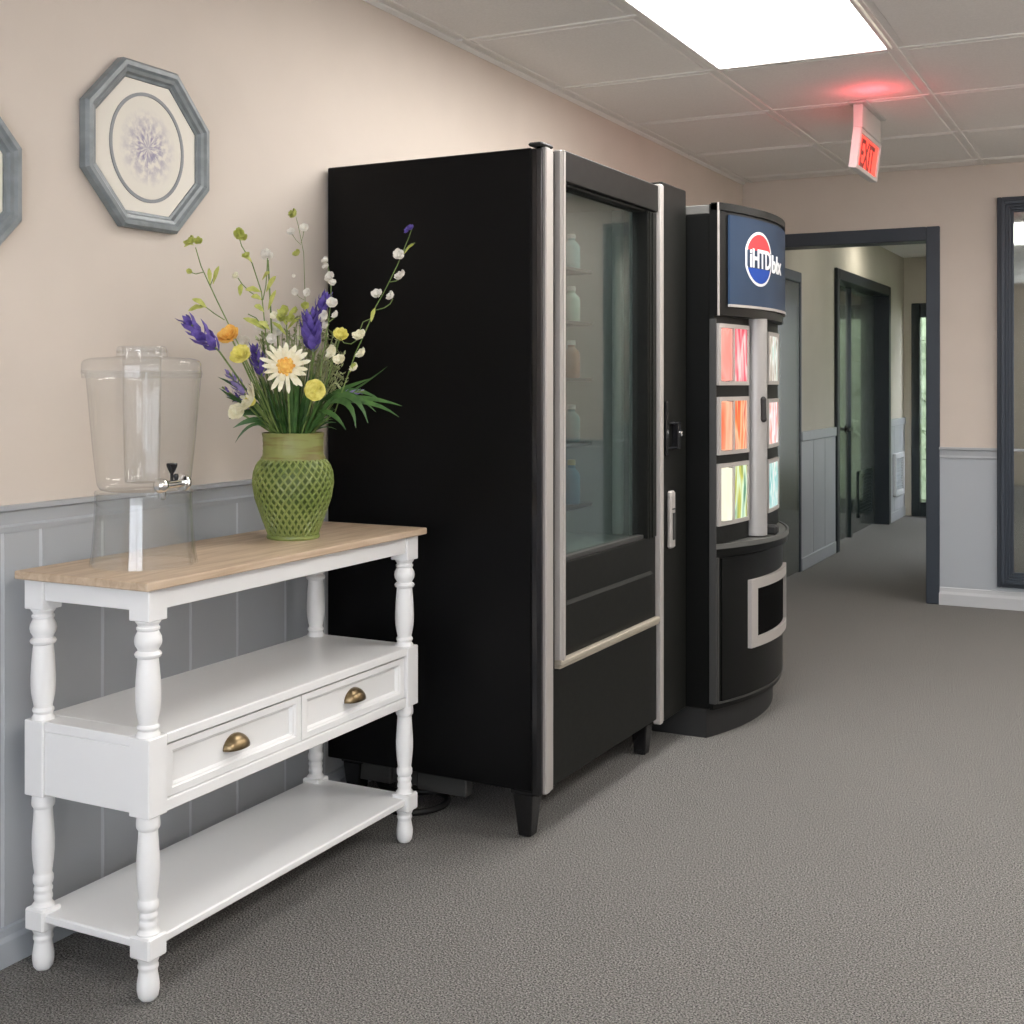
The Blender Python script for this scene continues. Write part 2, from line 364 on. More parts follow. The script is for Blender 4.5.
S(tag(b.build('baseboard_hall', M['grey']), 'grey baseboard in the hallway'))
# door 1
b = MB(); b.box(HX-.04,HX+.006,D1a+.005,D1b-.005,.008,D1z-.005,.002)
d1 = S(tag(b.build('door_1', M['satin']), 'dark flush door just inside the hallway'))
b = MB(); b.box(HX-.02,HX+.012,D1b-.004,D1b+.03,0,D1z+.06,.003); b.box(HX-.02,HX+.02,D1a-.045,D1a+.004,0,D1z+.06,.003); b.box(HX-.02,HX+.02,D1a+.004,D1b-.004,D1z-.004,D1z+.06,.003)
S(tag(b.build('trim_7', M['darktrim']), 'charcoal casing of the nearer hallway door'))
# door 2 (pair of leaves in a deep reveal)
rx = HX-.10
b = MB(); b.box(HX-.2,HX+.022,D2a-.075,D2a+.004,0,D2z+.075,.004); b.box(HX-.2,HX+.022,D2b-.004,D2b+.08,0,D2z+.075,.004); b.box(HX-.2,HX+.022,D2a+.004,D2b-.004,D2z-.004,D2z+.075,.004)
S(tag(b.build('trim_8', mat('near_black_casing',(.018,.023,.027),.4,spec=.3)), 'charcoal casing of the hallway double door'))
b = MB(); b.box(rx-.04,rx,D2a+.006,9.985,.01,D2z-.005,.003)
d2 = S(tag(b.build('door_2', M['satin']), 'narrow dark leaf of the hallway double door'))
b = MB(); b.lathe([(.028,0),(.028,.008),(.012,.012),(.012,.05)], (rx,9.90,.86), 16, axis=(1,0,0)); b.box(rx+.04,rx+.055,9.76,9.915,.849,.872,.005)
b.build('door_handle', M['blackgloss'], d2, smooth=True)
b = MB(); b.box(rx-.04,rx,10.055,D2b-.006,.01,D2z-.005,.003)
d3 = S(tag(b.build('door_3', M['satin']), 'dark leaf with louvred vent of the hallway double door'))
b = MB(); b.box(rx-.03,rx+.022,9.99,10.05,.0,D2z-.004,.003); b.build('mullion', M['blackdoor'], d3)
b = MB()
y0,y1,z0,z1 = 10.34,10.90,.12,.50
for p in ((y0,y0+.03,z0,z1),(y1-.03,y1,z0,z1),(y0,y1,z0,z0+.03),(y0,y1,z1-.03,z1)): b.box(rx,rx+.012,*p,.002)
for k in range(11): b.box(rx,rx+.009,y0+.03,y1-.03,z0+.04+k*.029,z0+.056+k*.029,.001)
b.box(rx,rx+.003,y0+.03,y1-.03,z0+.03,z1-.03)
b.build('louvre_vent', M['blackdoor'], d3)
# return-air grille on the wainscot beyond
e = empty('wall_vent', (HX+.01,11.5,.42), 'pale framed air vent low on the hallway wainscot beyond the double door', 'vent')
b = MB(); y0,y1,z0,z1 = 11.28,11.72,.22,.60
for p in ((y0,y0+.05,z0,z1),(y1-.05,y1,z0,z1),(y0+.05,y1-.05,z0,z0+.05),(y0+.05,y1-.05,z1-.05,z1)): b.box(HX+.01,HX+.04,*p,.006)
b.build('frame', M['bluewhite'], e)
b = MB()
for k in range(12): b.box(HX+.0105,HX+.025,y0+.05,y1-.05,z0+.055+k*.023,z0+.067+k*.023,.001)
b.box(HX+.0102,HX+.014,y0+.05,y1-.05,z0+.05,z1-.05)
b.build('grille', M['greybase'], e)
# hallway end wall with a glazed door
EX0, EX1, EZ = -1.95, -1.02, 1.95
b = MB(); b.box(HX-.1,EX0,HE,HE+.13,0,hz+.05); b.box(EX0,EX1,HE,HE+.13,EZ,hz+.05); b.box(EX1,HXR+.1,HE,HE+.13,0,hz+.05)
S(tag(b.build('wall_hall_end', M['hallwall']), 'end wall of the hallway'))
b = MB(); f=.075
b.box(EX0,EX0+f,HE-.02,HE+.08,0,EZ,.004); b.box(EX1-f,EX1,HE-.02,HE+.08,0,EZ,.004); b.box(EX0+f,EX1-f,HE-.02,HE+.08,EZ-.13,EZ,.004); b.box(EX0+f,EX1-f,HE-.02,HE+.08,0,.13,.004)
d4 = S(tag(b.build('door_4', M['blackdoor']), 'black-framed glazed exit door at the end of the hallway'))
b = MB(); b.box(EX0+f,EX1-f,HE+.02,HE+.03,.13,EZ-.13); b.build('pane', M['pane'], d4)
# hallway right wall with a window added for green daylight
W0,W1,WZ0,WZ1 = 9.0,10.9,.5,2.0
b = MB(); b.box(HXR,HXR+.13,YF+.13,W0,0,hz+.05); b.box(HXR,HXR+.13,W1,HE+.13,0,hz+.05); b.box(HXR,HXR+.13,W0,W1,0,WZ0); b.box(HXR,HXR+.13,W0,W1,WZ1,hz+.05)
S(tag(b.build('wall_hall_right', M['hallwall']), 'hallway right wall with an added window'))
b = MB(); f=.05
for p in ((W0,W0+f,WZ0,WZ1),(W1-f,W1,WZ0,WZ1),(W0+f,W1-f,WZ0,WZ0+f),(W0+f,W1-f,WZ1-f,WZ1)): b.box(HXR+.02,HXR+.09,*p,.004)
w1 = S(tag(b.build('window_fill_hall', M['darktrim']), 'dark-framed window added in the hallway right wall for green daylight'))
b = MB(); b.box(HXR+.05,HXR+.056,W0+f,W1-f,WZ0+f,WZ1-f); b.build('pane', M['pane'], w1)
b = MB(); b.box(HX-.25,HXR+.13,YF+.09,HE+.13,hz,hz+.08); S(tag(b.build('ceiling_hall', M['ceil']), 'hallway ceiling'))
# hallway ceiling light
e = empty('ceiling_light', (-1.66,9.75,hz), 'small hallway ceiling light above the double door', 'ceiling light')
M['lamp2'] = emis('hall_lamp_diffuser', (1.0,.95,.86), 14)
b = MB(); b.box(-1.82,-1.50,9.55,9.95,hz-.012,hz,.002); b.build('light_frame', M['ceilbar'], e)
b = MB(); b.box(-1.80,-1.52,9.57,9.93,hz-.018,hz-.0121); b.build('diffuser', M['lamp2'], e)
e = empty('ceiling_light', (-1.4,8.2,hz), 'added hallway fill light just inside the opening', 'ceiling light')  # second hall light, unseen, added to brighten the hallway
M['hallfill'] = emis('hall_fill_diffuser', (1.0,.95,.86), 4.5)
b = MB(); b.box(-1.62,-1.18,7.96,8.44,hz-.012,hz,.002); b.build('light_frame', M['ceilbar'], e)
b = MB(); b.box(-1.60,-1.20,7.98,8.42,hz-.018,hz-.0121); b.build('diffuser', M['hallfill'], e)
# greenery outside, made tall to hide the sky and green the daylight
def hedge(cx,cy,sx,sy,h,label):
    b = MB(); rnd = random.Random(3)
    bmesh.ops.create_grid(b.bm, x_segments=2, y_segments=2, size=.01)
    for k in range(1800):
        p = Vector((cx+rnd.uniform(-sx,sx), cy+rnd.uniform(-sy,sy), rnd.uniform(.05,h)))
        d = Vector((rnd.uniform(-1,1),rnd.uniform(-1,1),rnd.uniform(-.3,1))).normalized()
        b.tube([p,p+d*.06,p+d*.13],[.004,.04,.003],4,flat=.15)
    b.box(cx-sx*.8,cx+sx*.8,cy-sy*.7,cy+sy*.7,0,h*.93,.05)
    return tag(b.build('hedge', M['hedge'], loc=(cx,cy,0)), label, 'hedge')
hedge(-1.5,13.3,1.3,.3,2.7,'green hedge outside the glazed door at the hallway end')
hedge(.9,10.2,.4,2.4,2.7,'green hedge added outside the hallway side window to tint its light')  # unseen hedge, added to send green light through the side window
b = MB(); b.box(-6,6,7.4,20,-.16,-.11); S(tag(b.build('ground', M['hedge']), 'grass outside'))

# ------------------------------------------------------------------ tall dark framed mirror on the far wall
mx0,mx1,mz0,mz1 = -.735,.27,.12,2.22
e = empty('wall_mirror', ((mx0+mx1)/2,YF,mz0), 'tall mirror in a stepped charcoal frame on the far wall right of the hallway opening', 'mirror')
b = MB()
steps = [(0,.022,.020),(.022,.042,.046),(.042,.056,.034),(.056,.070,.028),(.070,.084,.018)]
for a,c,dp in steps:
    x0,x1,z0,z1 = mx0+a,mx1-a,mz0+a,mz1-a; w=c-a
    yb0,yb1 = YF-.008-dp, YF-.004
    b.box(x0,x0+w,yb0,yb1,z0,z1,.003); b.box(x1-w,x1,yb0,yb1,z0,z1,.003); b.box(x0+w,x1-w,yb0,yb1,z0,z0+w,.003); b.box(x0+w,x1-w,yb0,yb1,z1-w,z1,.003)
b.build('frame', M['darktrim'], e)
b = MB(); b.box(mx0+.084,mx1-.084,YF-.016,YF-.010,mz0+.084,mz1-.084); b.build('glass', M['mirror'], e)

# ------------------------------------------------------------------ octagonal pictures
def picture(yc, zc, label):
    e = empty('framed_picture', (WL,yc,zc), label, 'picture', 'octagonal pictures on the left wall')
    hw_,hh,a,c = .207,.197,.090,.077
    def octa(k):
        w,h = hw_-k,hh-k; t=k*.42
        return [(-(a-t),h),(a-t,h),(w,c-t),(w,-(c-t)),(a-t,-h),(-(a-t),-h),(-w,-(c-t)),(-w,c-t)]
    b = MB(); prof = [(0,.002),(0,.020),(.006,.027),(.016,.027),(.022,.022),(.030,.020),(.034,.013),(.040,.011),(.040,.002)]
    rings = [[b.bm.verts.new((x,y,z)) for y,z in octa(k)] for k,x in prof]
    for r,s in zip(rings, rings[1:]+rings[:1]):
        for i in range(8): b.bm.faces.new((r[i],r[(i+1)%8],s[(i+1)%8],s[i]))
    b.build('frame', M['frame'], e, local=True)
    b = MB(); b.prism(octa(.041), .001, .009, axis='x'); b.build('mat_board', M['matboard'], e, local=True)
    b = MB(); n=64
    def ell(ry,rz,x): return [b.bm.verts.new((x,ry*math.cos(2*PI*i/n),rz*math.sin(2*PI*i/n))) for i in range(n)]
    A=ell(.124,.131,.0091);A2=ell(.124,.131,.0115);C2=ell(.116,.123,.0115);C=ell(.116,.123,.0091)
    for r,s in ((A,A2),(A2,C2),(C2,C),(C,A)):
        for i in range(n): b.bm.faces.new((r[i],r[(i+1)%n],s[(i+1)%n],s[i]))
    b.build('oval_line', M['ringgrey'], e, local=True)
    b = MB(); poly=[(.115*math.cos(2*PI*i/n),.122*math.sin(2*PI*i/n)) for i in range(n)]; b.prism(poly,.0092,.0100,axis='x'); b.build('flower_print', M['print'], e, local=True)
    return e
picture(2.272,1.783,'grey octagonal frame with an oval-lined flower print, whole above the drink dispenser')
picture(1.681,1.640,'grey octagonal frame cut by the left edge, hung lower than its neighbour')

# ------------------------------------------------------------------ exit sign
e = empty('exit_sign', (-1.09,5.5,CZ), 'white exit sign with glowing red face hanging from the ceiling', 'exit sign')
b = MB(); b.box(-1.13,-1.05,5.30,5.74,CZ-.012,CZ-.002,.004); b.box(-1.112,-1.072,5.33,5.73,2.292,CZ-.012,.003); b.build('canopy', M['signwhite'] if 0 else mat('sign_housing',(.55,.55,.53),.5), e)
tilt = Matrix.Rotation(math.radians(7),3,'Y'); piv = Vector((-1.09,5.5,2.29))
housing = mat('sign_frame',(.66,.65,.63),.5)
y0,y1,z0,z1 = 5.30,5.74,2.120,2.288
b = MB()
for p in ((y0,y0+.025,z0,z1),(y1-.025,y1,z0,z1),(y0+.025,y1-.025,z0,z0+.018),(y0+.025,y1-.025,z1-.018,z1)): b.box(-1.105,-1.070,*p,.002,rot=tilt,piv=piv)
b.build('frame', housing, e)
M['exitred'] = emis('exit_face', (1.0,.075,.05), 1.15)
b = MB(); b.box(-1.10,-1.078,y0+.025,y1-.025,z0+.018,z1-.018,rot=tilt,piv=piv); face=b.build('red_face', M['exitred'], e)
def text_mesh(body, size, font_ext=.0, offset=0.0):
    cu = bpy.data.curves.new('lettering','FONT'); cu.body = body; cu.size = size; cu.extrude = font_ext; cu.offset = offset; cu.align_x='CENTER'; cu.align_y='CENTER'; cu.resolution_u=3
    ob = bpy.data.objects.new('lettering', cu); COL.objects.link(ob)
    dg = bpy.context.evaluated_depsgraph_get(); me = bpy.data.meshes.new_from_object(ob.evaluated_get(dg)); bpy.data.objects.remove(ob); bpy.data.curves.remove(cu)
    return me
def text_obj(body, size, fn, m, parent, ext=.001, offset=0.0, sx=1.0):
    me = text_mesh(body,size,ext,offset)
    # densify so that it bends with curved faces, then map (a, b, c) -> world
    bm = bmesh.new(); bm.from_mesh(me)
    for v in bm.verts: v.co = Vector(fn(v.co.x*sx, v.co.y, v.co.z)) - ORG[parent.name]
    bm.to_mesh(me); bm.free(); me.materials.clear(); me.materials.append(m)
    o = bpy.data.objects.new('lettering', me); COL.objects.link(o); o.parent = parent; ORG[o.name]=ORG[parent.name]
    return o
def exmap(a,b_,c):
    v = Vector((-1.0772+c, 5.51+a, 2.193+b_)); return tilt @ (v-piv) + piv
exl = text_obj('EXIT', .165, exmap, mat('exit_letters',(.30,.06,.05),.5), face, .0008, .002, .82)

# hidden point light added to redden the ceiling by the sign
ld = bpy.data.lights.new('exit_red_glow','POINT'); ld.energy=1.1; ld.color=(1,.07,.10); ld.shadow_soft_size=.02
lo = bpy.data.objects.new('exit_red_glow', ld); COL.objects.link(lo); lo.location=(-1.0,5.15,2.315); lo.location = Vector(lo.location)-Vector(e.location); lo.parent = e

# ------------------------------------------------------------------ console table
TX0,TX1,TY0,TY1 = -2.082,-1.72,1.825,2.872
LXf,LXb,LYa,LYb = -1.764,-2.052,1.874,2.828
T = empty('console_table', ((LXf+LXb)/2,(LYa+LYb)/2,0), 'white console table with turned legs, two drawers and a pale oak top', 'table')
b = MB(); b.box(TX0,TX1,TY0,TY1,.8165,.834,.003,2); b.build('table_top', M['oak'], T)
hb=.0265
upr = [(.0248,.752),(.0248,.749),(.0205,.743),(.0205,.740),(.0230,.738),(.0230,.734),(.0205,.731),(.0222,.727),(.0262,.719),(.0272,.711),(.0258,.703),(.0215,.696),(.0200,.692),(.0245,.689),(.0268,.685),(.0250,.680),(.0205,.677),(.0208,.672),(.0225,.655),(.0240,.635),(.0250,.612),(.0250,.594),(.0240,.577),(.0212,.561),(.0188,.550),(.0188,.547),(.0216,.544),(.0222,.540),(.0200,.536),(.0190,.534),(.0205,.531),(.0240,.526),(.0240,.522)]
lwr = [(.0222,.368),(.0235,.352),(.0235,.346),(.0225,.342),(.0190,.337),(.0192,.330),(.0208,.308),(.0222,.288),(.0230,.270),(.0228,.252),(.0212,.230),(.0190,.212),(.0178,.203),(.0185,.200),(.0208,.196),(.0210,.188),(.0200,.182),(.0172,.178),(.0176,.174),(.0192,.171),(.0190,.167),(.0172,.163),(.0178,.159),(.0192,.155),(.0190,.150),(.0175,.146),(.0180,.142),(.0230,.136),(.0232,.132)]
ft = [(.0225,.088),(.0215,.083),(.0190,.077),(.0188,.074),(.0205,.071),(.0205,.067),(.0182,.063),(.0184,.058),(.0205,.046),(.0222,.034),(.0220,.022),(.0198,.010),(.0150,.003),(.008,.0)]
def leg(cx,cy):
    b = MB()
    b.box(cx-hb,cx+hb,cy-hb,cy+hb,.752,.816,.002)
    for k in (upr,lwr,ft): b.lathe(k,(cx,cy,0),28)
    b.box(cx-hb,cx+hb,cy-hb,cy+hb,.367,.523,.002)
    b.box(cx-hb,cx+hb,cy-hb,cy+hb,.0875,.133,.004)
    return b.build('leg', M['white'], T, smooth=35)
for cx,cy in ((LXf,LYa),(LXb,LYa),(LXf,LYb),(LXb,LYb)): leg(cx,cy)
b = MB(); q=.006
b.box(LXf-.004,LXf+hb-q,LYa+hb,LYb-hb,.772,.8155,.0015); b.box(LXb-hb+q,LXb+.004,LYa+hb,LYb-hb,.772,.8155,.0015)
b.box(LXb+hb,LXf-hb,LYa-hb+q,LYa+.004,.772,.8155,.0015); b.box(LXb+hb,LXf-hb,LYb-.004,LYb+hb-q,.772,.8155,.0015)
b.build('apron', M['white'], T)
# drawer case
fx = LXf+hb-.007
b = MB()
b.box(LXb-.02,LXf+hb-.002,LYa+hb,LYb-hb,.503,.524,.002); b.box(LXb+hb,LXf-hb,LYa-hb+.004,LYb+hb-.004,.5035,.5235,.0015)
b.box(LXb-.02,LXf+hb-.004,LYa+hb,LYb-hb,.368,.392,.0015)
b.box(LXb+hb,LXf-hb,LYa-hb+.005,LYa-hb+.022,.372,.503,.0015); b.box(LXb+hb,LXf-hb,LYb+hb-.022,LYb+hb-.005,.372,.503,.0015)
b.box(LXb-.02,LXb-.005,LYa+hb,LYb-hb,.392,.503,.001)
b.box(LXb-.004,fx-.02,(LYa+LYb)/2-.008,(LYa+LYb)/2+.008,.392,.503)
b.build('drawer_case', M['white'], T)
ym = (LYa+LYb)/2
for y0,y1,lb in ((LYa+hb+.003,ym-.002,1),(ym+.002,LYb-hb-.003,2)):
    z0,z1 = .394,.498
    b = MB(); b.box(fx-.020,fx-.0125,y0+.003,y1-.003,z0,z1)
    rings=[]
    for k_,x_ in ((0,-.016),(0,-.0015),(.019,-.0015),(.022,-.0045),(.026,-.0055),(.031,-.0124)):
        kz=k_*.74; rings.append([b.bm.verts.new((fx+x_,yy,zz)) for yy,zz in ((y0+k_,z0+kz),(y1-k_,z0+kz),(y1-k_,z1-kz),(y0+k_,z1-kz))])
    for r_,q_ in zip(rings,rings[1:]):
        for t_ in range(4): b.bm.faces.new((r_[t_],r_[(t_+1)%4],q_[(t_+1)%4],q_[t_]))
    b.box(fx-.3,fx-.016,y0+.01,y0+.02,z0+.005,z1-.02); b.box(fx-.3,fx-.016,y1-.02,y1-.01,z0+.005,z1-.02); b.box(fx-.3,fx-.016,y0+.01,y1-.01,z0+.003,z0+.009)
    d = b.build('drawer', M['white'], T)
    # cup pull
    b = MB(); yc=(y0+y1)/2; zc=.436; n=14; w=.037; hgt=.030
    rows=[]
    for j in range(7):
        t=j/6*PI/2
        rows.append([b.bm.verts.new((fx-.0125+.026*math.sin(t)*math.sin(PI*(i/n))**.6+.0005, yc-w*math.cos(PI*i/n)*(1-.06*(1-math.cos(t))), zc+hgt*math.cos(t)*math.sin(PI*i/n))) for i in range(n+1)])
    for r,s_ in zip(rows,rows[1:]):
        for i in range(n): b.bm.faces.new((r[i],r[i+1],s_[i+1],s_[i]))
    bmesh.ops.remove_doubles(b.bm, verts=b.bm.verts, dist=.0002)
    hd = b.build('cup_pull', M['bronze'], d, smooth=60); md = hd.modifiers.new('s','SOLIDIFY'); md.thickness=.0025; md.offset=0
# bottom shelf
b = MB(); b.box(LXb-.018,LXf+.018,LYa-.018,LYb+.018,.106,.124,.003); b.build('lower_shelf', M['white'], T)

# ------------------------------------------------------------------ drink dispenser
DX,DY,DZ = -1.911,2.018,.834
D = empty('drink_dispenser', (DX,DY,DZ), 'clear acrylic drink dispenser with metal tap standing on the console table', 'drink dispenser')
def shell(b, prof, t=.003, n=48):
    inner = [(r-t,z) for r,z in prof]
    b.lathe(prof,(DX,DY,DZ),n,cap=False)
    return b
b = MB(); shell(b,[(.112,.0005),(.1115,.004),(.107,.03),(.1035,.08),(.101,.13),(.1005,.150),(.102,.1535),(.1005,.157),(.098,.157)]); b.lathe([(.108,.002),(.1035,.03),(.100,.08),(.0975,.13),(.097,.150)],(DX,DY,DZ),48,cap=False); b.build('base', M['clear'], D, smooth=True)
b = MB()
out_ = [(.02,.160),(.080,.158),(.090,.161),(.096,.170),(.099,.19),(.1055,.25),(.1125,.33),(.1175,.39),(.120,.403),(.1215,.407)]
b.lathe(out_,(DX,DY,DZ),64,cap=False); b.build('body', M['clear'], D, smooth=True)
b = MB()
b.lathe([(.1215,.396),(.1228,.397),(.1235,.420),(.1228,.428),(.118,.434),(.108,.438),(.085,.440),(.062,.441),(.054,.443),(.0515,.450),(.051,.460),(.048,.464),(.042,.464),(.040,.458),(.0385,.30),(.0355,.178),(.033,.174),(.002,.174)],(DX-.004,DY-.002,DZ),56,cap=False)
b.lathe([(.1232,.406),(.1242,.408),(.1242,.411),(.1232,.413)],(DX-.004,DY-.002,DZ),56,cap=False)
b.lathe([(.0512,.4505),(.0535,.452),(.0535,.455),(.0512,.4565)],(DX-.004,DY-.002,DZ),56,cap=False)
b.build('lid', M['clearlid'], D, smooth=True)
# tap: barrel leaves the front of the body
R_ = Vector((.8907,.4546,0)); F_ = Vector((-.4546,.8907,0))
cz = DZ+.176
A = Vector((DX,DY,cz)) + R_*.092 - F_*.035; Bp = Vector((DX,DY,cz)) + R_*.070 - F_*.108
dirv = (Bp-A).normalized()
tp = None
b = MB()
b.lathe([(.002,-.006),(.017,-.006),(.018,-.002),(.017,.003),(.010,.005)],A,20,axis=dirv)
Lb = (Bp-A).length
b.lathe([(.0085,.0),(.0085,Lb-.012),(.011,Lb-.010),(.014,Lb-.002),(.0155,Lb+.006),(.014,Lb+.013),(.008,Lb+.018),(.002,Lb+.019)],A,20,axis=dirv)
b.lathe([(.0075,0),(.0075,-.018),(.006,-.022)],A+dirv*(Lb+.002)-Vector((0,0,.006)),16)
tp = b.build('tap', M['chrome'], D, smooth=True)
b = MB(); hp = A+dirv*(Lb*.55)+Vector((0,0,.008))
b.lathe([(.0035,0),(.0035,.014),(.006,.018),(.0105,.028),(.0115,.034),(.010,.036),(.001,.036)],hp,16); b.lathe([(.004,0),(.0055,.008),(.004,.013)],hp-dirv*.016,12)
b.build('tap_lever', M['blackgloss'], tp, smooth=True)

# ------------------------------------------------------------------ vase
VX,VY,VZ = -1.902,2.527,.834
def vr(z):   # vase radius against height
    pts = [(0,.060),(.01,.063),(.05,.0785),(.10,.096),(.14,.1025),(.165,.100),(.185,.092),(.198,.080),(.207,.0745),(.235,.0735),(.262,.0755)]
    for (a,ra),(c,rc) in zip(pts,pts[1:]):
        if a<=z<=c: t=(z-a)/(c-a); return (ra+(rc-ra)*t)*.985
    return pts[-1][1]
V_ = empty('flower_vase', (VX,VY,VZ), 'green ceramic vase with diamond lattice surface holding the bouquet', 'vase')
M['vaseg'] = noise_mat('vase_green', (.17,.225,.05), (.235,.28,.08), 14, .42, coat=.2)
M['vased'] = noise_mat('vase_deep_green', (.06,.09,.016), (.09,.13,.025), 14, .55)
M['vaseneck'] = noise_mat('vase_neck_green', (.20,.17,.05), (.24,.26,.08), 9, .5, .3, stretch=(1,1,8), lo=.42, hi=.55)
b = MB(); prof=[(.004,.004),(.052,.004)]+[(vr(z/40*.205)-.0045,max(.005,z/40*.205)) for z in range(41)]
b.lathe(prof,(VX,VY,VZ),64,cap=False); b.build('body', M['vased'], V_, smooth=True)
b = MB(); nst=30
for sgn in (1,-1):
    for k in range(nst):
        pts=[]; a0=2*PI*k/nst
        for j in range(27):
            z=.008+(.196-.008)*j/26; a=a0+sgn*(j/26)*1.55; r=vr(z)-.0025
            pts.append((VX+r*math.cos(a),VY+r*math.sin(a),VZ+z))
        b.tube(pts,.0030,6)
b.build('lattice', M['vaseg'], V_, smooth=True)
b = MB(); b.lathe([(.050,.0),(.0635,.0),(.066,.004),(.065,.009),(.060,.011),(.05,.011)],(VX,VY,VZ),64); b.build('foot_ring', M['vaseg'], V_, smooth=True)
b = MB(); b.lathe([(.076,.192),(.080,.196),(.0795,.201),(.0755,.206),(.0745,.215),(.0752,.218),(.0742,.222),(.0752,.230),(.0742,.235),(.0752,.243),(.0745,.25),(.0765,.258),(.077,.262),(.074,.263),(.071,.258),(.068,.20),(.066,.192)],(VX,VY,VZ),64,cap=False); b.build('neck', M['vaseneck'], V_, smooth=True)

# ------------------------------------------------------------------ bouquet
# offsets measured in the plane through the vase: a = metres to the right, z = height, dd = metres further away
CAMH = 1.22; D0 = 3.115
def q(u, v, dd=0.0):
    while True:
        d = D0+dd; l=(u-512)/1250*d
        p = Vector((l*.8907-d*.4546, l*.4546+d*.8907, CAMH+(383-v)/1250*d))
        if p.x > -2.105 or dd < -.6: return p
        dd -= .01
mouth = Vector((VX,VY,VZ+.25))
def rnear(p, r=.05):
    p=Vector(p); a=random.uniform(0,2*PI); return p+Vector((math.cos(a)*r,math.sin(a)*r,0))
def bez(p0,p1,p2,n=8):
    return [p0*(1-t)**2+p1*2*t*(1-t)+p2*t*t for t in [i/n for i in range(n+1)]]
def stem_path(tip, sway=.25, n=9, r=.035, base=None):
    tip=Vector(tip); h=Vector((tip.x-VX,tip.y-VY,0)); hn=h.normalized() if h.length>1e-4 else Vector((1,0,0))
    p0 = base or Vector((VX,VY,VZ+.17))+hn*r*.6
    pm = Vector((VX,VY,0))+hn*min(.055,h.length*.5+.01); pm.z = VZ+.262
    ctrl = pm.lerp(tip,.45); ctrl.z += sway*(tip-pm).length*.5
    return [p0,p0.lerp(pm,.6)]+bez(pm,ctrl,tip,n)
Fdir = Vector((-.4546,.8907,0)); TOCAM = Vector((.45,-.87,.15)).normalized()
def blossom(b, c, nrm, r, petals=7, layers=2, cup=.35, width=.45, seed=0):
    rd = random.Random(seed); nrm=Vector(nrm).normalized(); t1=nrm.orthogonal().normalized(); t2=nrm.cross(t1)
    for l in range(layers):
        rr=r*(1-.28*l)
        for k in range(petals):
            a=2*PI*(k+.5*l)/petals+rd.uniform(-.12,.12); d=t1*math.cos(a)+t2*math.sin(a); w=rr*width*rd.uniform(.85,1.15); ln=rr*rd.uniform(.85,1.08)
            cu=cup+.4*l
            p0=Vector(c)+d*rr*.05; p1=Vector(c)+d*ln*.5+nrm*rr*cu*.35; p2=Vector(c)+d*ln*.85+nrm*rr*cu*.8; p3=Vector(c)+d*ln+nrm*rr*cu*1.0
            b.tube([p0,p1,p2,p3],[w*.3,w*.9,w*.8,w*.2],6,flat=.14,up=nrm)
def tagf(e_, lab, cat, grp='cut flowers in the green vase'): return tag(e_, lab, cat, grp)
def F_thing(name, label, cat, pt):
    return empty(name, pt, label, cat, 'stems of the bouquet')

def simple_flower(name, label, u, v, dd, r, petmat, centre=None, petals=8, layers=3, cup=.5, width=.5, nrm=None, sway=.1, cat='flower', slim=False):
    c=q(u,v,dd); nrm=Vector(nrm) if nrm is not None else TOCAM
    e=F_thing(name,label,cat,(VX,VY,VZ+.20))
    tip=c-nrm.normalized()*r*.25
    b=MB(); b.tube(stem_path(tip,sway),.0022,6); b.build('stem',M['stemgreen'],e,smooth=True)
    b=MB(); blossom(b,c,nrm,r,petals,layers,cup,width,seed=int(u)); b.build('petals',petmat,e,smooth=True)
    if centre:
        b=MB(); b.ball(c+nrm.normalized()*r*.16,r*.3,1,1,1); 
        for k in range(26):
            a=k*2.4; rr=r*.34*math.sqrt(k/26); t1=nrm.orthogonal().normalized(); t2=nrm.normalized().cross(t1)
            b.ball(c+nrm.normalized()*r*(.42-.3*(rr/(r*.34))**2)+t1*rr*math.cos(a)+t2*rr*math.sin(a),r*.075,u=6,v=4)
        b.build('flower_centre',centre,e,smooth=True)
    return e
# daisy (main)
DN = Vector((.5,-.84,.18))
simple_flower('daisy','large cream daisy with orange centre, facing forward in the middle of the bouquet',286,367,-.12,.062,M['petalcream'],M['orange'],19,2,.12,.125,DN)
simple_flower('daisy','pale daisy seen from the side, low on the left of the bouquet',253,402,-.10,.045,M['petalcream'],M['yellow'],16,2,.5,.18,Vector((-.5,-.6,.35)),sway=-.1)
simple_flower('yellow_blossom','orange-yellow double blossom, highest of the blossoms on the left',231,338,-.10,.027,M['orange'],None,9,4,.7,.6,Vector((.1,-.8,.6)))
simple_flower('yellow_blossom','round lemon-yellow blossom just below the orange one',242,356,-.12,.026,M['yellow'],None,9,4,.7,.6,Vector((.3,-.85,.4)))
simple_flower('yellow_blossom','small yellow blossom against the black machine',340,337,-.03,.019,M['yellow'],None,8,4,.9,.6,Vector((.5,-.6,.5)))
simple_flower('yellow_blossom','ruffled yellow blossom low right beside the large daisy',315,391,-.12,.029,M['yellow'],None,8,4,.5,.6,Vector((.55,-.8,.1)))
simple_flower('pale_blossom','faded cream-green blossom at the lower left of the bouquet',237,412,-.08,.020,M['petalcream'],None,8,3,.6,.6)
simple_flower('white_blossom','small white blossom right of the orange blossom',244,343,-.04,.018,M['petalwhite'],None,7,3,.8,.6)
simple_flower('white_blossom','white ball blossom high on a thin stem, second from the left',267.5,256,-.02,.016,M['petalwhite'],None,8,4,.9,.6)
simple_flower('white_blossom','white blossom in the centre above the large daisy',277,329,.0,.020,M['petalwhite'],None,8,3,.6,.6)
simple_flower('white_blossom','small white blossom left of the bouquet centre',261,326,.0,.015,M['petalwhite'],None,7,3,.8,.6)
simple_flower('white_blossom','little white bud blossom close above the daisy',272,339,-.05,.013,M['petalwhite'],None,7,3,.8,.6)

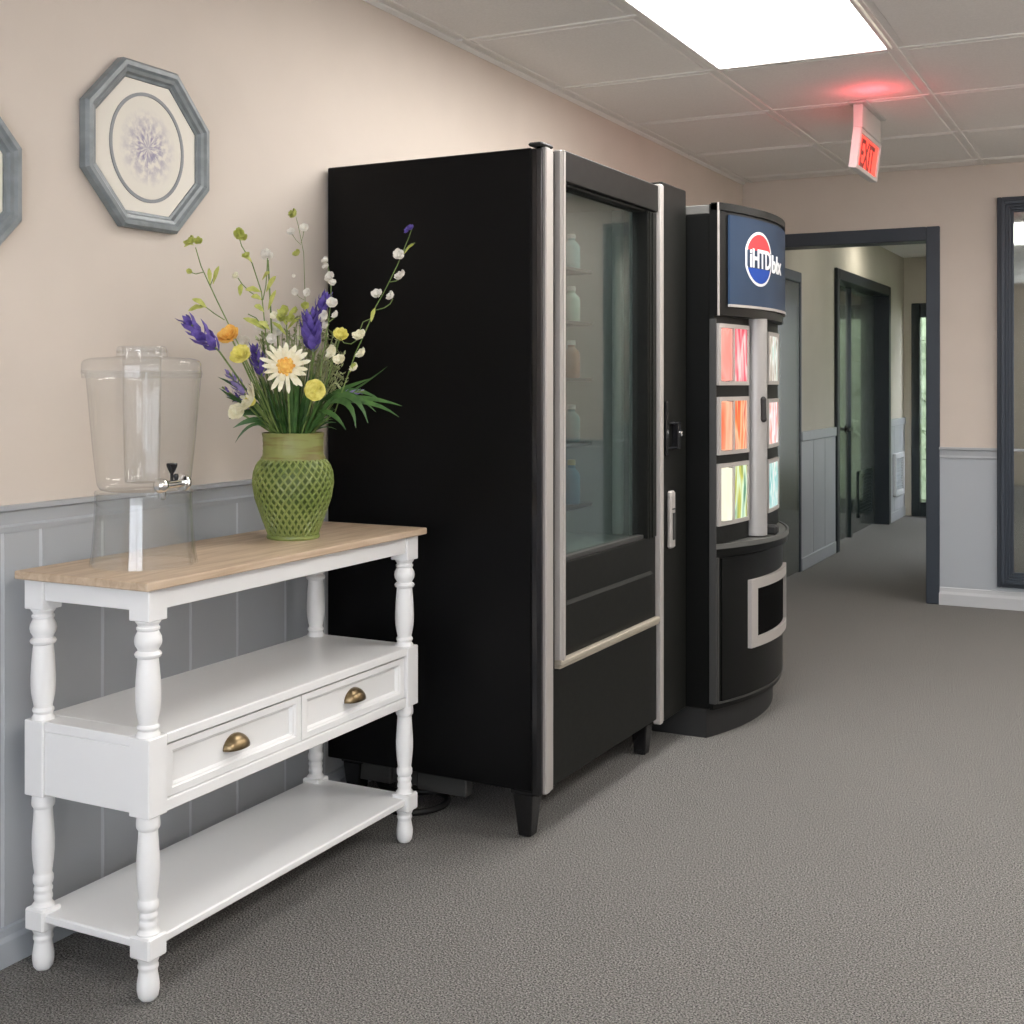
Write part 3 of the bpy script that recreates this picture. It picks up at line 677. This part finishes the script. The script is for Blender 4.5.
def spike(name,label,u0,v0,u1,v1,dd,r,n,m,seed):
    """flower spike: overlapping pointed petals along an axis from base (u0,v0) to tip (u1,v1)"""
    rd=random.Random(seed); p0=q(u0,v0,dd); p1=q(u1,v1,dd); ax=(p1-p0)
    e=F_thing(name,label,'flower',(VX,VY,VZ+.20))
    b=MB(); b.tube(stem_path(p0,.05)+[p0.lerp(p1,.5),p1],.0022,6); b.build('stem',M['stemgreen'],e,smooth=True)
    b=MB(); an=ax.normalized(); t1=an.orthogonal().normalized(); t2=an.cross(t1)
    for k in range(n):
        t=k/(n-1); c=p0+ax*t*.86; a=k*2.4+rd.uniform(-.3,.3); s_=r*(1.05-.55*t)*(.65+.35*min(1,t*4)); d=(t1*math.cos(a)+t2*math.sin(a))
        w=s_*rd.uniform(.40,.60); ln=s_*rd.uniform(1.3,1.9)
        b.tube([c,c+d*s_*.55+an*ln*.35,c+d*s_*.95+an*ln*.75,c+d*s_*1.1+an*ln*1.15],[w*.35,w,w*.75,w*.08],6,flat=.15,up=d)
    b.build('petals',m,e,smooth=True); return e
spike('purple_delphinium','deep purple flower spike pointing up to the far left of the bouquet',219,351,183,317,-.15,.028,18,M['purple'],1)
spike('purple_delphinium','upright purple flower spike just left of the large daisy',262,377,254,345,-.06,.021,18,M['purple'],2)
spike('purple_delphinium','largest purple flower, right of centre in front of the machine edge',313,352,310,312,-.05,.030,26,M['purple'],3)
spike('purple_delphinium','purple bloom above the largest purple flower',316,318,328,292,-.02,.021,18,M['purple'],4)
spike('lilac_bloom','pale lilac flower at the left below the yellow blossoms',247,397,227,370,-.10,.017,16,M['lilac'],5)
spike('lilac_bloom','dark violet flower low at the left edge of the bouquet',250,408,222,387,-.08,.013,14,M['purple'],6)
spike('lilac_bloom','muted lilac flower lying low at the right, above the long leaves',338,396,364,391,-.03,.012,14,M['lilac'],7)

def branch(name,label,pts,dd,buds,twigs=(),leaves=(),m=None,sr=.0026,tipmat=None,cat='flower branch'):
    e=F_thing(name,label,cat,(VX,VY,VZ+.20))
    path=[q(u,v,dd*(1-i/len(pts)*.3)) for i,(u,v) in enumerate(pts)]
    b=MB(); base=stem_path(path[0],.05,6)
    full=base+path[1:]; k=len(full); b.tube(full,[sr*(1-.55*i/k) for i in range(k)],6)
    for tw in twigs: b.tube([q(u,v,dd) for u,v in tw],sr*.5,5)
    b.build('stem',M['stemgreen'],e,smooth=True)
    rd=random.Random(len(label))
    groups={}
    for bu in buds: groups.setdefault(bu[3],[]).append(bu)
    nm={'w':('white_bud',M['petalwhite']),'l':('green_bud',M['lime']),'p':('purple_bud',M['purple']),'c':('cream_bud',M['petalcream'])}
    for g,bs in groups.items():
        for (u,v,rpx,_) in bs:
            b=MB(); c=q(u,v,dd); r=rpx*.0026
            blossom(b,c,Vector((rd.uniform(-.6,.8),-.8,rd.uniform(.0,.9))),r,6,3,.9,.62,seed=int(u*3+v))
            b.build(nm[g][0],nm[g][1],e,smooth=True)
    if leaves:
        b=MB()
        for (u0,v0,u1,v1,w) in leaves:
            a=q(u0,v0,dd); c=q(u1,v1,dd-.01); m_=a.lerp(c,.5)+Vector((0,0,.006))
            b.tube([a,a.lerp(m_,.6),m_,m_.lerp(c,.6),c],[.001,w*.00245*.8,w*.00245,w*.00245*.7,.0006],6,flat=.12,up=(.3,-.5,.8))
        b.build('leaves',M['lime'],e,smooth=True)
    return e
branch('budding_branch','leftmost slender branch with lime bud clusters, leaning to the left',[(262,392),(246,360),(231,329),(216.7,300),(206,277),(201,266),(195.6,247.5)],-.10,
  [(193,243,6,'l'),(198,242,4,'l'),(189,272,3,'l'),(187,244,3,'l')],[[(224.6,320),(215,314),(207,308),(200,305)],[(204,272),(196,274),(189,272)],[(210,286),(213,279),(216,272)]],
  [(205,307,188,311,4.5),(207,308,192,299,4),(213,284,219,266,3),(210,284,209,268,2.5),(194,245,184,247,2)])
branch('budding_branch','second branch from the left with lime leaves and buds, upright',[(275,390),(268,350),(265.5,332),(261.5,292),(252,263),(241.7,246),(239,237)],-.06,
  [(239,235,6,'l'),(243,238,4,'l'),(247,257,4,'l'),(237,277,3.6,'c')],[[(262,300),(250,292),(242,284),(238,278)],[(263,300),(266,285),(267,270),(267.5,258)],[(266,330),(256,318),(248,314)]],
  [(252,262,244,257,3),(261,292,245,290,5),(262,300,251,297,4),(266,292,276,276,4),(266,330,243,318,5),(264,312,254,306,4),(262,280,270,272,3),(268,310,276,290,3),(270,330,258,322,4),(241,284,240,296,3)])
branch('budding_branch','thin upright branch with white and lime buds near the machine edge',[(300,400),(306,350),(305,298),(303.7,253),(298.4,226),(296,217)],-.02,
  [(296,215,5,'l'),(292,214,3,'l'),(292,233.5,4.5,'w'),(304,229,4.5,'w'),(298,255,4.5,'l'),(294.5,276,2,'w'),(295,292,3.5,'w'),(309,293,4.5,'w')],
  [[(301,245),(296,240),(292,234)],[(301,243),(303,236),(304,230)],[(304,300),(299,297),(295,292)]],sr=.0014)
branch('snapdragon_stem','stem of white snapdragon buds in front of the machine corner',[(318,400),(322,360),(328,325),(331,300),(331,280),(327,262)],-.04,
  [(326.5,262,4.2,'w'),(327,268,4,'w'),(331,278,5,'w'),(332,284,4.4,'w'),(331.5,305,6,'w'),(326.6,318,6,'w'),(326,328,5.5,'w'),(337,316,4.5,'w'),(335,353,7,'c'),(340,362,6,'c')],[[(329,322),(334,318),(337,316)]])
branch('blossom_branch','tallest branch arching right across the black machine with pale pink blossoms',[(335,412),(344.5,384.5),(356,352),(366,330),(376,306),(384,292),(397,266),(409,237),(412,228)],-.05,
  [(398,256,5.5,'w'),(401,278,5.5,'w'),(404,275,4,'w'),(377.5,296,5.5,'w'),(392.5,297.5,5,'w'),(360,338,6.5,'c'),(363,355.5,6,'c'),(356,369,5,'c'),(411,229,3.6,'p'),(408,231,3,'p')],
  [[(400,258),(405,250),(411,244),(415,243)],[(390,282),(396,281),(401,278)],[(376,310),(384,308),(390,304),(393,299)],[(372,318),(363,322),(357,338)],[(360,338),(351,344),(344,343),(340,338)]],
  [(375,308,371,322,2.5),(404,254,414,244,2),(350,372,356,364,3)],sr=.0024)
branch('budding_branch','short leafy sprig with lime blossoms in the middle of the bouquet',[(285,395),(287,350),(286.5,318)],-.02,
  [(286,313,6,'l'),(281,319,5,'l'),(292,320,5,'l'),(296,312,4,'l'),(305,306,4,'l'),(275,316,4,'c')],[],[(286,325,296,306,3),(286,325,277,309,3),(287,330,300,318,3),(286,335,272,322,3)])

# long blades of leaf
def leaf_spray(name,label,items,m,cat='leaf spray'):
    e=F_thing(name,label,cat,(VX,VY,VZ+.20)); 
    b=MB()
    for (u0,v0,um,vm,u1,v1,w,dd) in items:
        p0=Vector((VX,VY,VZ+.20)); a=q(u0,v0,dd*.4); c=q(u1,v1,dd); m_=q(um,vm,dd*.8)
        mo=Vector((a.x*.5+VX*.5,a.y*.5+VY*.5,VZ+.266))
        pts=[p0,mo]+bez(a,m_*2-(a+c)*.5,c,7); k=len(pts)
        ws=[.0018,.0022]+[w*.00245*x for x in (.35,.6,.85,1,.95,.75,.42,.06)]
        b.tube(pts,ws,6,flat=.13,up=(.2,-.35,.9))
    b.build('blades',m,e,smooth=True); return e
leaf_spray('leaf_spray','long narrow green leaves arching out to the right of the vase',[(325,402,362,398,402,406,3.6,-.05),(325,404,365,402,399,417,3.2,-.08),(322,405,350,396,368,423,3.8,-.10),(320,408,345,402,356,428,3.8,-.12),(316,412,332,414,346,430,3,-.12),(324,400,350,392,388,366,1.8,-.02),(322,398,345,388,372,378,3.2,.02),(326,400,352,390,382,401,3.4,-.03),(318,405,335,396,352,410,3.4,-.08),(322,402,348,394,376,412,3.2,-.07)],M['leaf'])
leaf_spray('leaf_spray','narrow green leaves spreading out to the left of the vase',[(266,418,250,412,229,419,3.8,-.08),(268,422,252,420,233,428,3.4,-.09),(268,425,250,426,235,443,1.8,-.10),(262,402,240,388,218,377,3.2,-.10),(258,408,238,400,219,388,3,-.12),(264,414,246,404,226,397,3,-.08),(262,408,246,398,232,402,3,-.06)],M['leafdark'])
# upright grass-like blades: a countless filling of the bouquet
b=MB(); rd=random.Random(11)
for k in range(150):
    u=293+rd.uniform(-46,44); v=rd.uniform(352,410)+abs(u-293)*.45; dd=rd.uniform(-.10,.07)
    c=q(u,v,dd); h=Vector((c.x-VX,c.y-VY,0)); 
    s_=Vector((VX,VY,VZ+.262))+h*.42; 
    if h.length*.42>.058: s_=Vector((VX,VY,VZ+.262))+h.normalized()*.058
    ctrl=s_.lerp(c,.5)+Vector((0,0,.02)); pts=[Vector((VX,VY,VZ+.19))+h*.2]+bez(s_,ctrl,c,5)
    w=rd.uniform(.0022,.0050); b.tube(pts,[w*.6,w*.7,w,w,w*.8,w*.5,w*.1],5,flat=.2,up=(rd.uniform(-1,1),-1,rd.uniform(0,1)))
tag(b.build('foliage', M['leaf'], loc=(VX,VY,VZ+.2), smooth=True),'dense upright green foliage packed between the flower stems','foliage',kind='stuff')
b=MB()
for k in range(120):
    u=296+rd.uniform(-42,48); v=rd.uniform(308,372)+abs(u-296)*.5; dd=rd.uniform(-.03,.08); c=q(u,v,dd)
    h=Vector((c.x-VX,c.y-VY,0)); s_=Vector((VX,VY,VZ+.262))+(h*.4 if h.length*.4<.055 else h.normalized()*.055)
    pts=[s_]+bez(s_.lerp(c,.3)+Vector((0,0,.01)),s_.lerp(c,.6)+Vector((rd.uniform(-.02,.02),0,.02)),c,4)
    b.tube(pts,.0012,5)
    for j in range(4): 
        cc=pts[-1]+Vector((rd.uniform(-.012,.012),rd.uniform(-.012,.012),rd.uniform(-.03,.005)))
        dv=Vector((rd.uniform(-1,1),rd.uniform(-1,.4),rd.uniform(0,1))).normalized()*rd.uniform(.01,.02); b.tube([cc,cc+dv*.5,cc+dv],[.001,.0052,.0005],5,flat=.2)
tag(b.build('filler_greenery', noise_mat('sage_green',(.20,.24,.09),(.40,.43,.22),40,.6), loc=(VX,VY,VZ+.2), smooth=True),'fine sage-green filler sprigs behind the flowers','foliage',kind='stuff')

# ------------------------------------------------------------------ glass-front vending machine (local frame: x out from the front, y along the front)
ANG = math.radians(-1.1)
VM = empty('vending_machine', (-1.449,2.992,0), 'tall black glass-front snack machine with silver edge strips beside the console table', 'vending machine', rz=ANG)
W,DP = 1.112,.69
def vb(name, boxes, m, parent=VM, bev=.002, smooth=False):
    b=MB()
    for bx in boxes: b.box(*bx[:6], bx[6] if len(bx)>6 else bev)
    return b.build(name,m,parent,local=True,smooth=smooth)
Z0,Z1=.128,1.848
cab = vb('cabinet',[(-DP,-.022,0,.016,Z0,Z1),(-DP,-.06,W-.235,W-.003,Z0,Z1+.02),(-DP,-DP+.02,.016,W-.235,Z0,Z1),(-DP+.02,-.06,.016,W-.235,Z1-.03,Z1),(-DP+.02,-.06,.016,W-.235,Z0,Z0+.05)],M['black'],bev=.003)
vb('liner',[(-.56,-.54,.03,.86,.55,1.80,.0),(-.54,-.07,.86,.872,.55,1.80,.0),(-.54,-.07,.03,.86,.70,.715,0),(-.54,-.07,.018,.03,.55,1.80,0),(-.54,-.07,.03,.86,1.795,1.81,0)],mat('liner_grey',(.42,.44,.42),.5),cab)
# liner profiles: vertical rails on the inner far side
vb('inner_rail',[(-.152,-.118,.835,.8595,.72,1.79,.004),(-.094,-.080,.842,.8595,.72,1.79,.003)],M['white'],cab)
vb('corner_post',[(-.022,0,0,.018,Z0-.01,Z1-.002,.004),(-.012,.004,.004,.024,Z0-.012,Z1+.002,.005)],M['blackgloss'])
vb('edge_strip',[(-.004,.012,.024,.052,.118,Z1+.004,.003),(-.002,.007,.052,.078,.118,Z1+.004,.002)],M['silver'])
vb('hinge_cap',[(-.03,.012,-.002,.07,Z1+.004,Z1+.014,.004)],M['rubber'])
# door
vb('door_backing',[(-.058,-.004,.078,.108,Z0,Z1),(-.058,-.012,.078,.90,Z0,.47)],M['rubber'])
dr = vb('door',[(-.05,.010,.142,.842,1.775,1.862,.003),(-.05,-.004,.142,.842,1.768,1.776,.001),(-.05,.0,.142,.842,.458,.722,.002),(-.05,.004,.765,.842,.722,1.772,.002),(-.05,.008,.775,.785,.722,1.768,.001),(-.05,.008,.80,.812,.722,1.768,.001),(-.05,.0,.142,.150,.722,1.776,.001)],M['blackfront'])
vb('glass_pane',[(-.034,-.028,.150,.765,.722,1.768,0)],M['vglass'],dr)
vb('glass_seal',[(-.036,-.010,.150,.765,.722,.734,.001)],M['grille'],dr)
b=MB(); b.prism([(-.01,.480),(.006,.485),(.009,.605),(.002,.615),(-.01,.615)],.150,.80,axis='y')
b.build('delivery_flap',M['blackfront'],dr,local=True)
vb('door_strip',[(-.01,.016,.108,.140,.46,1.858,.004),(-.01,.020,.116,.124,.46,1.858,.002)],M['silver'])
vb('tray_trim',[(-.01,.018,.108,.842,.446,.462,.003),(-.01,.012,.108,.842,.438,.446,.001)],M['champagne'])
vb('lower_panel',[(-.04,.004,.080,.842,.125,.438,.003)],M['blackfront'])
vb('side_strip',[(-.01,.016,.846,.872,.108,1.868,.003),(-.01,.010,.872,.892,.108,1.868,.003)],M['silver'])
cp = vb('control_panel',[(-.09,.006,.892,W,.104,1.882,.004)],M['blackfront'])
vb('lock_plate',[(.006,.014,.905,.925,.98,1.16,.002),(.006,.016,.925,.985,1.082,1.092,.002),(.006,.030,.975,1.000,1.00,1.09,.003),(.006,.016,.905,.975,.998,1.008,.002)],M['blackgloss'],cp)
b=MB(); b.lathe([(.009,0),(.009,.008),(.004,.009)],(.030,.987,1.05),14,axis=(1,0,0)); b.build('lock',M['chrome'],cp,local=True,smooth=True)
hd=vb('door_handle',[(.006,.024,.925,.965,.672,.862,.006)],M['silver'],cp)
vb('handle_recess',[(.024,.026,.932,.958,.80,.805,.0008),(.024,.027,.934,.956,.70,.79,.002)],M['grille'],hd)
def vleg(x,y):
    b=MB(); t=.030; w=.019
    lo=[(x-w,y-w,.0),(x+w,y-w,.0),(x+w,y+w,.0),(x-w,y+w,.0)]; hi=[(x-t,y-t,.118),(x+t,y-t,.118),(x+t,y+t,.118),(x-t,y+t,.118)]
    l=[b.bm.verts.new(p) for p in lo]; h=[b.bm.verts.new(p) for p in hi]
    b.bm.faces.new(l[::-1]); b.bm.faces.new(h)
    for i in range(4): b.bm.faces.new((l[i],l[(i+1)%4],h[(i+1)%4],h[i]))
    b._bevel(l+h,.003); b.box(x-.036,x+.036,y-.030,y+.036,.116,Z0,.002)
    return b.build('leg',M['blackgloss'],VM,local=True)
for x,y in ((-.05,.035),(-.06,.87),(-.62,.05),(-.62,.87)): vleg(x,y)
vb('base_rail',[(-.60,-.49,.03,.07,.07,.128,.003),(-.40,-.24,.03,.07,.07,.128,.003),(-.49,-.40,.045,.06,.075,.128,.001),(-.64,-.60,.03,.06,.10,.128,.001)],M['grille'])

# stock: a narrow column of shelves at the left of the glass
SHZ=(1.555,1.40,1.235,1.045,.862)
for z_ in SHZ: vb('product_shelf',[(-.30,-.045,.031,.445,z_-.010,z_,.001)],M['grille'],cab)
Rm = Matrix.Translation(VM.location) @ Matrix.Rotation(ANG,4,'Z')
def bottle(lx,ly,z,h,r,m,capm,label,cat='bottle',name='snack_bottle'):
    p = Rm @ Vector((lx,ly,z)); e=empty(name,p,label,cat,'products on the snack machine shelves')
    b=MB(); b.lathe([(r*.9,0),(r,.004),(r,h*.62),(r*.85,h*.72),(r*.42,h*.82),(r*.42,h*.9)],(0,0,0),20); b.build('bottle_body',m,e,local=True,smooth=True)
    b=MB(); b.lathe([(r*.48,h*.88),(r*.48,h),(r*.4,h*1.005)],(0,0,0),16); b.build('cap',capm,e,local=True,smooth=True); return e
pm1=mat('pale_blue_bottle',(.45,.62,.66),.15); pm2=mat('clear_green_bottle',(.55,.68,.60),.2); pm3=mat('rust_drink',(.35,.13,.06),.3); pm4=mat('blue_drink',(.10,.25,.36),.3); capw=mat('white_cap',(.8,.8,.78),.4)
bl = [(pm1,capw,.105,'pale blue bottle on the top shelf behind the snack machine glass'),(pm2,capw,.105,'pale green bottle on the second shelf behind the snack machine glass'),(pm3,capw,.11,'rust-coloured bottle on the third shelf behind the snack machine glass'),(mat('teal_bottle',(.12,.28,.30),.3),capw,.11,'teal bottle on the fourth shelf behind the snack machine glass'),(pm4,mat('gold_cap',(.6,.5,.2),.4),.13,'blue bottle with gold cap on the lowest snack machine shelf')]
for (m_,c_,h_,l_),z_ in zip(bl,SHZ): bottle(-.085,.385,z_+.0003,h_,.026,m_,c_,l_)
# lamp strip added in the cabinet top to brighten the inside
LSm = emis('cabinet_fill',(.80,.95,.90),1.5)
vb('fill_strip',[(-.46,-.42,.30,.85,1.785,1.794,.002)],LSm,cab)

# ------------------------------------------------------------------ curved drink machine
Y0,Y1 = 4.125,4.955; YC=(Y0+Y1)/2; HWd=(Y1-Y0)/2
def arcx(y,x0,sag): return x0+sag*(1-((y-YC)/HWd)**2)
SM = empty('drink_machine', (-1.7,YC,0), 'black curved-front drink machine with lit selection buttons behind the glass-front machine', 'vending machine')
def plan(x0,sag,ya=Y0,yb=Y1,xb=-2.12,n=28):
    return [(xb,ya)]+[(arcx(ya+(yb-ya)*i/n,x0,sag),ya+(yb-ya)*i/n) for i in range(n+1)]+[(xb,yb)]
def sprism(b,x0,sag,z0,z1,ya=Y0,yb=Y1,xb=-2.12,mi=0): b.prism(plan(x0,sag,ya,yb,xb),z0,z1,mi=mi); return b
def slab(b,x0,sag,off,th,ya,yb,z0,z1,n=14,edge=None):
    """slab that follows the curved front; edge(t) optional bulge"""
    fr=[];bk=[]
    rows=[]
    for i in range(n+1):
        y=ya+(yb-ya)*i/n; x=arcx(y,x0,sag)+off+(edge(i/n) if edge else 0)
        rows.append([b.bm.verts.new(p) for p in ((x,y,z0),(x+th,y,z0),(x+th,y,z1),(x,y,z1))])
    for r,s_ in zip(rows,rows[1:]):
        for k in range(4): b.bm.faces.new((r[k],r[(k+1)%4],s_[(k+1)%4],s_[k]))
    b.bm.faces.new(rows[0][::-1]); b.bm.faces.new(rows[-1]); return b
b=MB(); b.box(-2.12,-1.345,Y0,Y1,.10,1.80,.004); cab2=b.build('cabinet',M['soda'],SM)
b=MB(); b.box(-2.12,-1.345,Y0,Y1,1.80,1.832,.003); b.build('top_cap',mat('dull_grey_cap',(.11,.108,.10),.5),SM)
b=MB(); sprism(b,-1.36,.085,0,.10,Y0+.005,Y1-.02,-2.10); b.build('base',M['rubber'],SM)
# header
b=MB(); sprism(b,-1.318,.080,1.452,1.834,xb=-1.346); sprism(b,-1.31,.082,1.812,1.838,xb=-1.34); hdr=b.build('header',M['soda'],SM,smooth=30)
b=MB(); slab(b,-1.318,.080,.001,.008,Y0+.055,Y1-.02,1.492,1.800,24); sg=b.build('sign_panel',M['navy'],hdr,smooth=30)
b=MB(); b.box(-1.3175,-1.311,Y0-.001,Y0+.008,1.45,1.838,.001); slab(b,-1.318,.080,.001,.011,Y0+.055,Y1-.02,1.483,1.492,24); slab(b,-1.318,.080,.0,.004,Y0,Y1,1.832,1.838,24); b.build('edge_trim',M['silver'],hdr)
def hmap(off):
    def f(y,z,c=0): return Vector((arcx(y,-1.318,.080)+off+c,y,z))
    return f
# emblem
ly,lz,ry,rz = 4.378,1.661,.112,.097
def disc_part(off,th,ry,rz,m,name,lo=-1.0,hi=1.0,parent=sg,n=40):
    """slice of the oval between heights lo..hi (fractions of rz)"""
    b=MB(); f=hmap(off); cols=[]
    ys=[ly-ry+2*ry*i/n for i in range(n+1)]
    fr=[];bk=[]
    for y in ys:
        h=rz*math.sqrt(max(0,1-((y-ly)/ry)**2)); a=max(-h,lo*rz); c=min(h,hi*rz)
        if c-a<=.0004: continue
        cols.append((y,lz+a,lz+c))
    rows=[[b.bm.verts.new(p) for p in (f(y,a),f(y,a)+Vector((th,0,0)),f(y,c)+Vector((th,0,0)),f(y,c))] for y,a,c in cols]
    for r,s_ in zip(rows,rows[1:]):
        for k in range(4): b.bm.faces.new((r[k],r[(k+1)%4],s_[(k+1)%4],s_[k]))
    b.bm.faces.new(rows[0][::-1]); b.bm.faces.new(rows[-1])
    return b.build(name,m,parent)
em = disc_part(.009,.0012,ry,rz,M['signwhite'],'emblem')
disc_part(.0102,.0012,ry*.90,rz*.90,M['red'],'emblem_top',.33,1,em); disc_part(.0102,.0012,ry*.90,rz*.90,M['navy'],'emblem_band',-.40,.33,em); disc_part(.0102,.0012,ry*.90,rz*.90,M['blue'],'emblem_base',-1,-.40,em)
fm = hmap(.0118)
for body,yc,zc,sz,sx in (('iHTD',4.386,1.658,.092,.84),('bIx',4.552,1.650,.088,1.2)):
    text_obj(body,sz,lambda a,b_,c,yc=yc,zc=zc: fm(yc+a,zc+b_,c),M['signwhite'],sg,.0009,.0022,sx)
# middle section with selection panels
MX,MS=-1.328,.040
b=MB(); sprism(b,MX,MS,.664,1.452,Y0,Y1-.035,-1.346); mid=b.build('middle_front',M['blackfront'],SM,smooth=30)
b=MB(); b.box(-1.346,-1.322,Y0-.001,Y0+.006,.12,1.44,.001); b.build('seam_trim',M['grille'],SM)
zr=[(1.212,1.425),(.972,1.172),(.728,.942)]
lm=[lit_mat('lit_red',[(.85,.02,.08),(1,.10,.16),(1,.75,.72),(.75,.01,.08)],5,.62),
    lit_mat('lit_orange',[(.9,.06,.03),(1,.25,.05),(1,.60,.35),(.75,.05,.03)],5,.62),
    lit_mat('lit_green',[(.06,.22,.07),(.60,.60,.08),(.8,1,.75),(.08,.28,.15)],5,.62)]
ll=[lit_mat('lit_coral_lens',[(1,.16,.12),(1,.40,.34),(1,.20,.15)],3,.62),lit_mat('lit_peach_lens',[(1,.20,.09),(1,.55,.35),(1,.22,.12)],3,.62),lit_mat('lit_cream_lens',[(.95,1,.90),(1,.95,.72),(.9,1,.9)],3,.62)]
lr=[lit_mat('lit_brown_white',[(.9,.95,.85),(.30,.18,.10),(1,1,.95),(.35,.60,.50)],7,.62),
    lit_mat('lit_pink_white',[(.9,.85,.95),(1,1,1),(.85,.25,.15),(.75,.70,.95)],7,.62),
    lit_mat('lit_teal_white',[(.9,1,.95),(.05,.50,.50),(1,1,.95),(.15,.55,.45)],7,.62)]
rn=['top','middle','bottom']; ln=['glowing red','glowing orange','glowing cream and green']; rl=['brown and white lit','pink and white lit','teal and white lit']
def sel(ya,yb,z0,z1,left,k):
    b=MB(); w=.014
    slab(b,MX,MS,.0,.012,ya,ya+w,z0,z1,3); slab(b,MX,MS,.0,.012,yb-w,yb,z0,z1,3); slab(b,MX,MS,.0,.012,ya+w,yb-w,z0,z0+w,8); slab(b,MX,MS,.0,.012,ya+w,yb-w,z1-w,z1,8)
    if left: slab(b,MX,MS,.0,.014,ya+.105,ya+.115,z0+w,z1-w,2)
    f=b.build('selection_panel',M['silver'],mid); f['label']=(ln if left else rl)[k]+' selection panel'
    if left:
        n=12; b=MB()
        rows=[]
        for i in range(n+1):
            t=i/n; y=ya+w+(.105-w)*t; h=((z1-z0)/2-w)*(.94+.06*math.sin(PI*t)); zc=(z0+z1)/2; x=arcx(y,MX,MS)+.003+.020*math.sin(PI*t)**.8
            rows.append([b.bm.verts.new(p) for p in ((arcx(y,MX,MS)+.001,y,zc-h),(x,y,zc-h*.97),(x,y,zc+h*.97),(arcx(y,MX,MS)+.001,y,zc+h))])
        for r,s_ in zip(rows,rows[1:]):
            for j in range(4): b.bm.faces.new((r[j],r[(j+1)%4],s_[(j+1)%4],s_[j]))
        b.bm.faces.new(rows[0][::-1]); b.bm.faces.new(rows[-1]); b.build('lens',ll[k],f,smooth=50)
        b=MB(); slab(b,MX,MS,.001,.006,ya+.115,yb-w,z0+w,z1-w,8); b.build('picture',lm[k],f)
    else:
        b=MB(); slab(b,MX,MS,.001,.006,ya+w,yb-w,z0+w,z1-w,8); b.build('picture',lr[k],f)
for k,(z0,z1) in enumerate(zr):
    sel(Y0+.012,Y0+.262,z0,z1,True,k); sel(4.625,4.862,z0+.002,z1-.012,False,k)
# column
cyc=4.452; cxc=arcx(cyc,MX,MS)+.012
b=MB(); b.lathe([(.042,.669),(.042,1.452)],(cxc,cyc,0),32); colm=b.build('column',M['column'],SM,smooth=50)
b=MB(); b.tube([(cxc+.034,cyc-.022,1.16),(cxc+.036,cyc-.022,1.09)],[.012,.012],12,flat=.9); b.ball((cxc+.034,cyc-.022,1.16),.012); b.ball((cxc+.036,cyc-.022,1.09),.012); b.build('coin_slot',M['rubber'],colm,smooth=True)
# shelf-like tray and lower body
b=MB(); sprism(b,-1.330,.122,.625,.660,Y0-.0,Y1,-1.345); tr=b.build('ledge',M['soda'],SM,smooth=30)
b=MB(); slab(b,-1.330,.122,.0,.006,Y0+.002,Y1-.002,.650,.667,28); b.build('ledge_rim',M['traygrey'],tr,smooth=30)
b=MB(); sprism(b,-1.334,.118,.6602,.6635,Y0+.01,Y1-.01,-1.34); b.build('ledge_top',M['traygrey'],tr,smooth=30)
b=MB(); b.box(-1.262,-1.215,4.505,4.545,.6636,.70,.008); b.build('cup_rest',M['rubber'],tr)
b=MB(); sprism(b,-1.332,.092,.10,.625,Y0,Y1,-1.345); lowr=b.build('lower_front',M['soda'],SM,smooth=30)
b=MB(); slab(b,-1.332,.092,.0,.006,Y0+.035,Y1-.03,.125,.615,24); ins=b.build('lower_panel',M['soda'],lowr,smooth=30)
b=MB(); slab(b,-1.332,.092,.0,.008,Y0+.010,Y0+.018,.12,.62,2); slab(b,-1.332,.092,.0,.008,Y0+.018,Y1-.02,.118,.124,24); b.build('panel_trim',M['grille'],lowr)
pa,pb,pz0,pz1 = 4.305,4.80,.285,.525; w=.045
b=MB(); ofs=.006
slab(b,-1.332,.092,ofs,.014,pa,pa+w,pz0,pz1,3); slab(b,-1.332,.092,ofs,.014,pb-w,pb,pz0,pz1,3); slab(b,-1.332,.092,ofs,.014,pa+w,pb-w,pz0,pz0+w*.75,12); slab(b,-1.332,.092,ofs,.014,pa+w,pb-w,pz1-w*.75,pz1,12)
pf=b.build('pickup_frame',M['silver'],ins,smooth=30)
b=MB(); slab(b,-1.332,.092,ofs,.002,pa+w,pb-w,pz0+w*.75,pz1-w*.75,12); b.build('pickup_opening',mat('pickup_shade',(.0015,.0015,.0015),.8,spec=.05),pf)  # flat black slab paints the dark inside of the pickup

# power cord on the floor
b=MB(); pts=[]
import math as _m
for i in range(25):
    t=i/24; a=-2.0+t*3.6; pts.append((-1.895+.085*_m.cos(a)+.01*t, 3.095+.10*_m.sin(a), .010))
pts += [(-1.97,3.14,.010),(-2.05,3.16,.01),(-2.10,3.2,.03)]
b.tube(pts,.0095,8); tag(b.build('power_cord',M['rubber'],loc=(-1.895,3.125,0),smooth=True),'black power cord looped on the carpet behind the console table leg','cord')

# ------------------------------------------------------------------ world, camera
w = bpy.data.worlds.new('world'); SC.world = w; w.use_nodes = True
bg = w.node_tree.nodes['Background']; bg.inputs['Color'].default_value = (.90,.93,1.0,1); bg.inputs['Strength'].default_value = 7.5
cam = bpy.data.cameras.new('camera'); co = bpy.data.objects.new('camera', cam); COL.objects.link(co); SC.camera = co
co.location = (0,0,1.22); co.rotation_euler = (PI/2,0,math.atan(638/1250))
cam.sensor_fit='HORIZONTAL'; cam.sensor_width = 36; cam.lens = 36*1250/1024; cam.shift_y = -(512-383)/1024; cam.clip_start=.05
SC.view_settings.view_transform='Standard'; SC.view_settings.look='None'; SC.view_settings.gamma=1; SC.view_settings.exposure=.28; SC.view_settings.use_curve_mapping=False
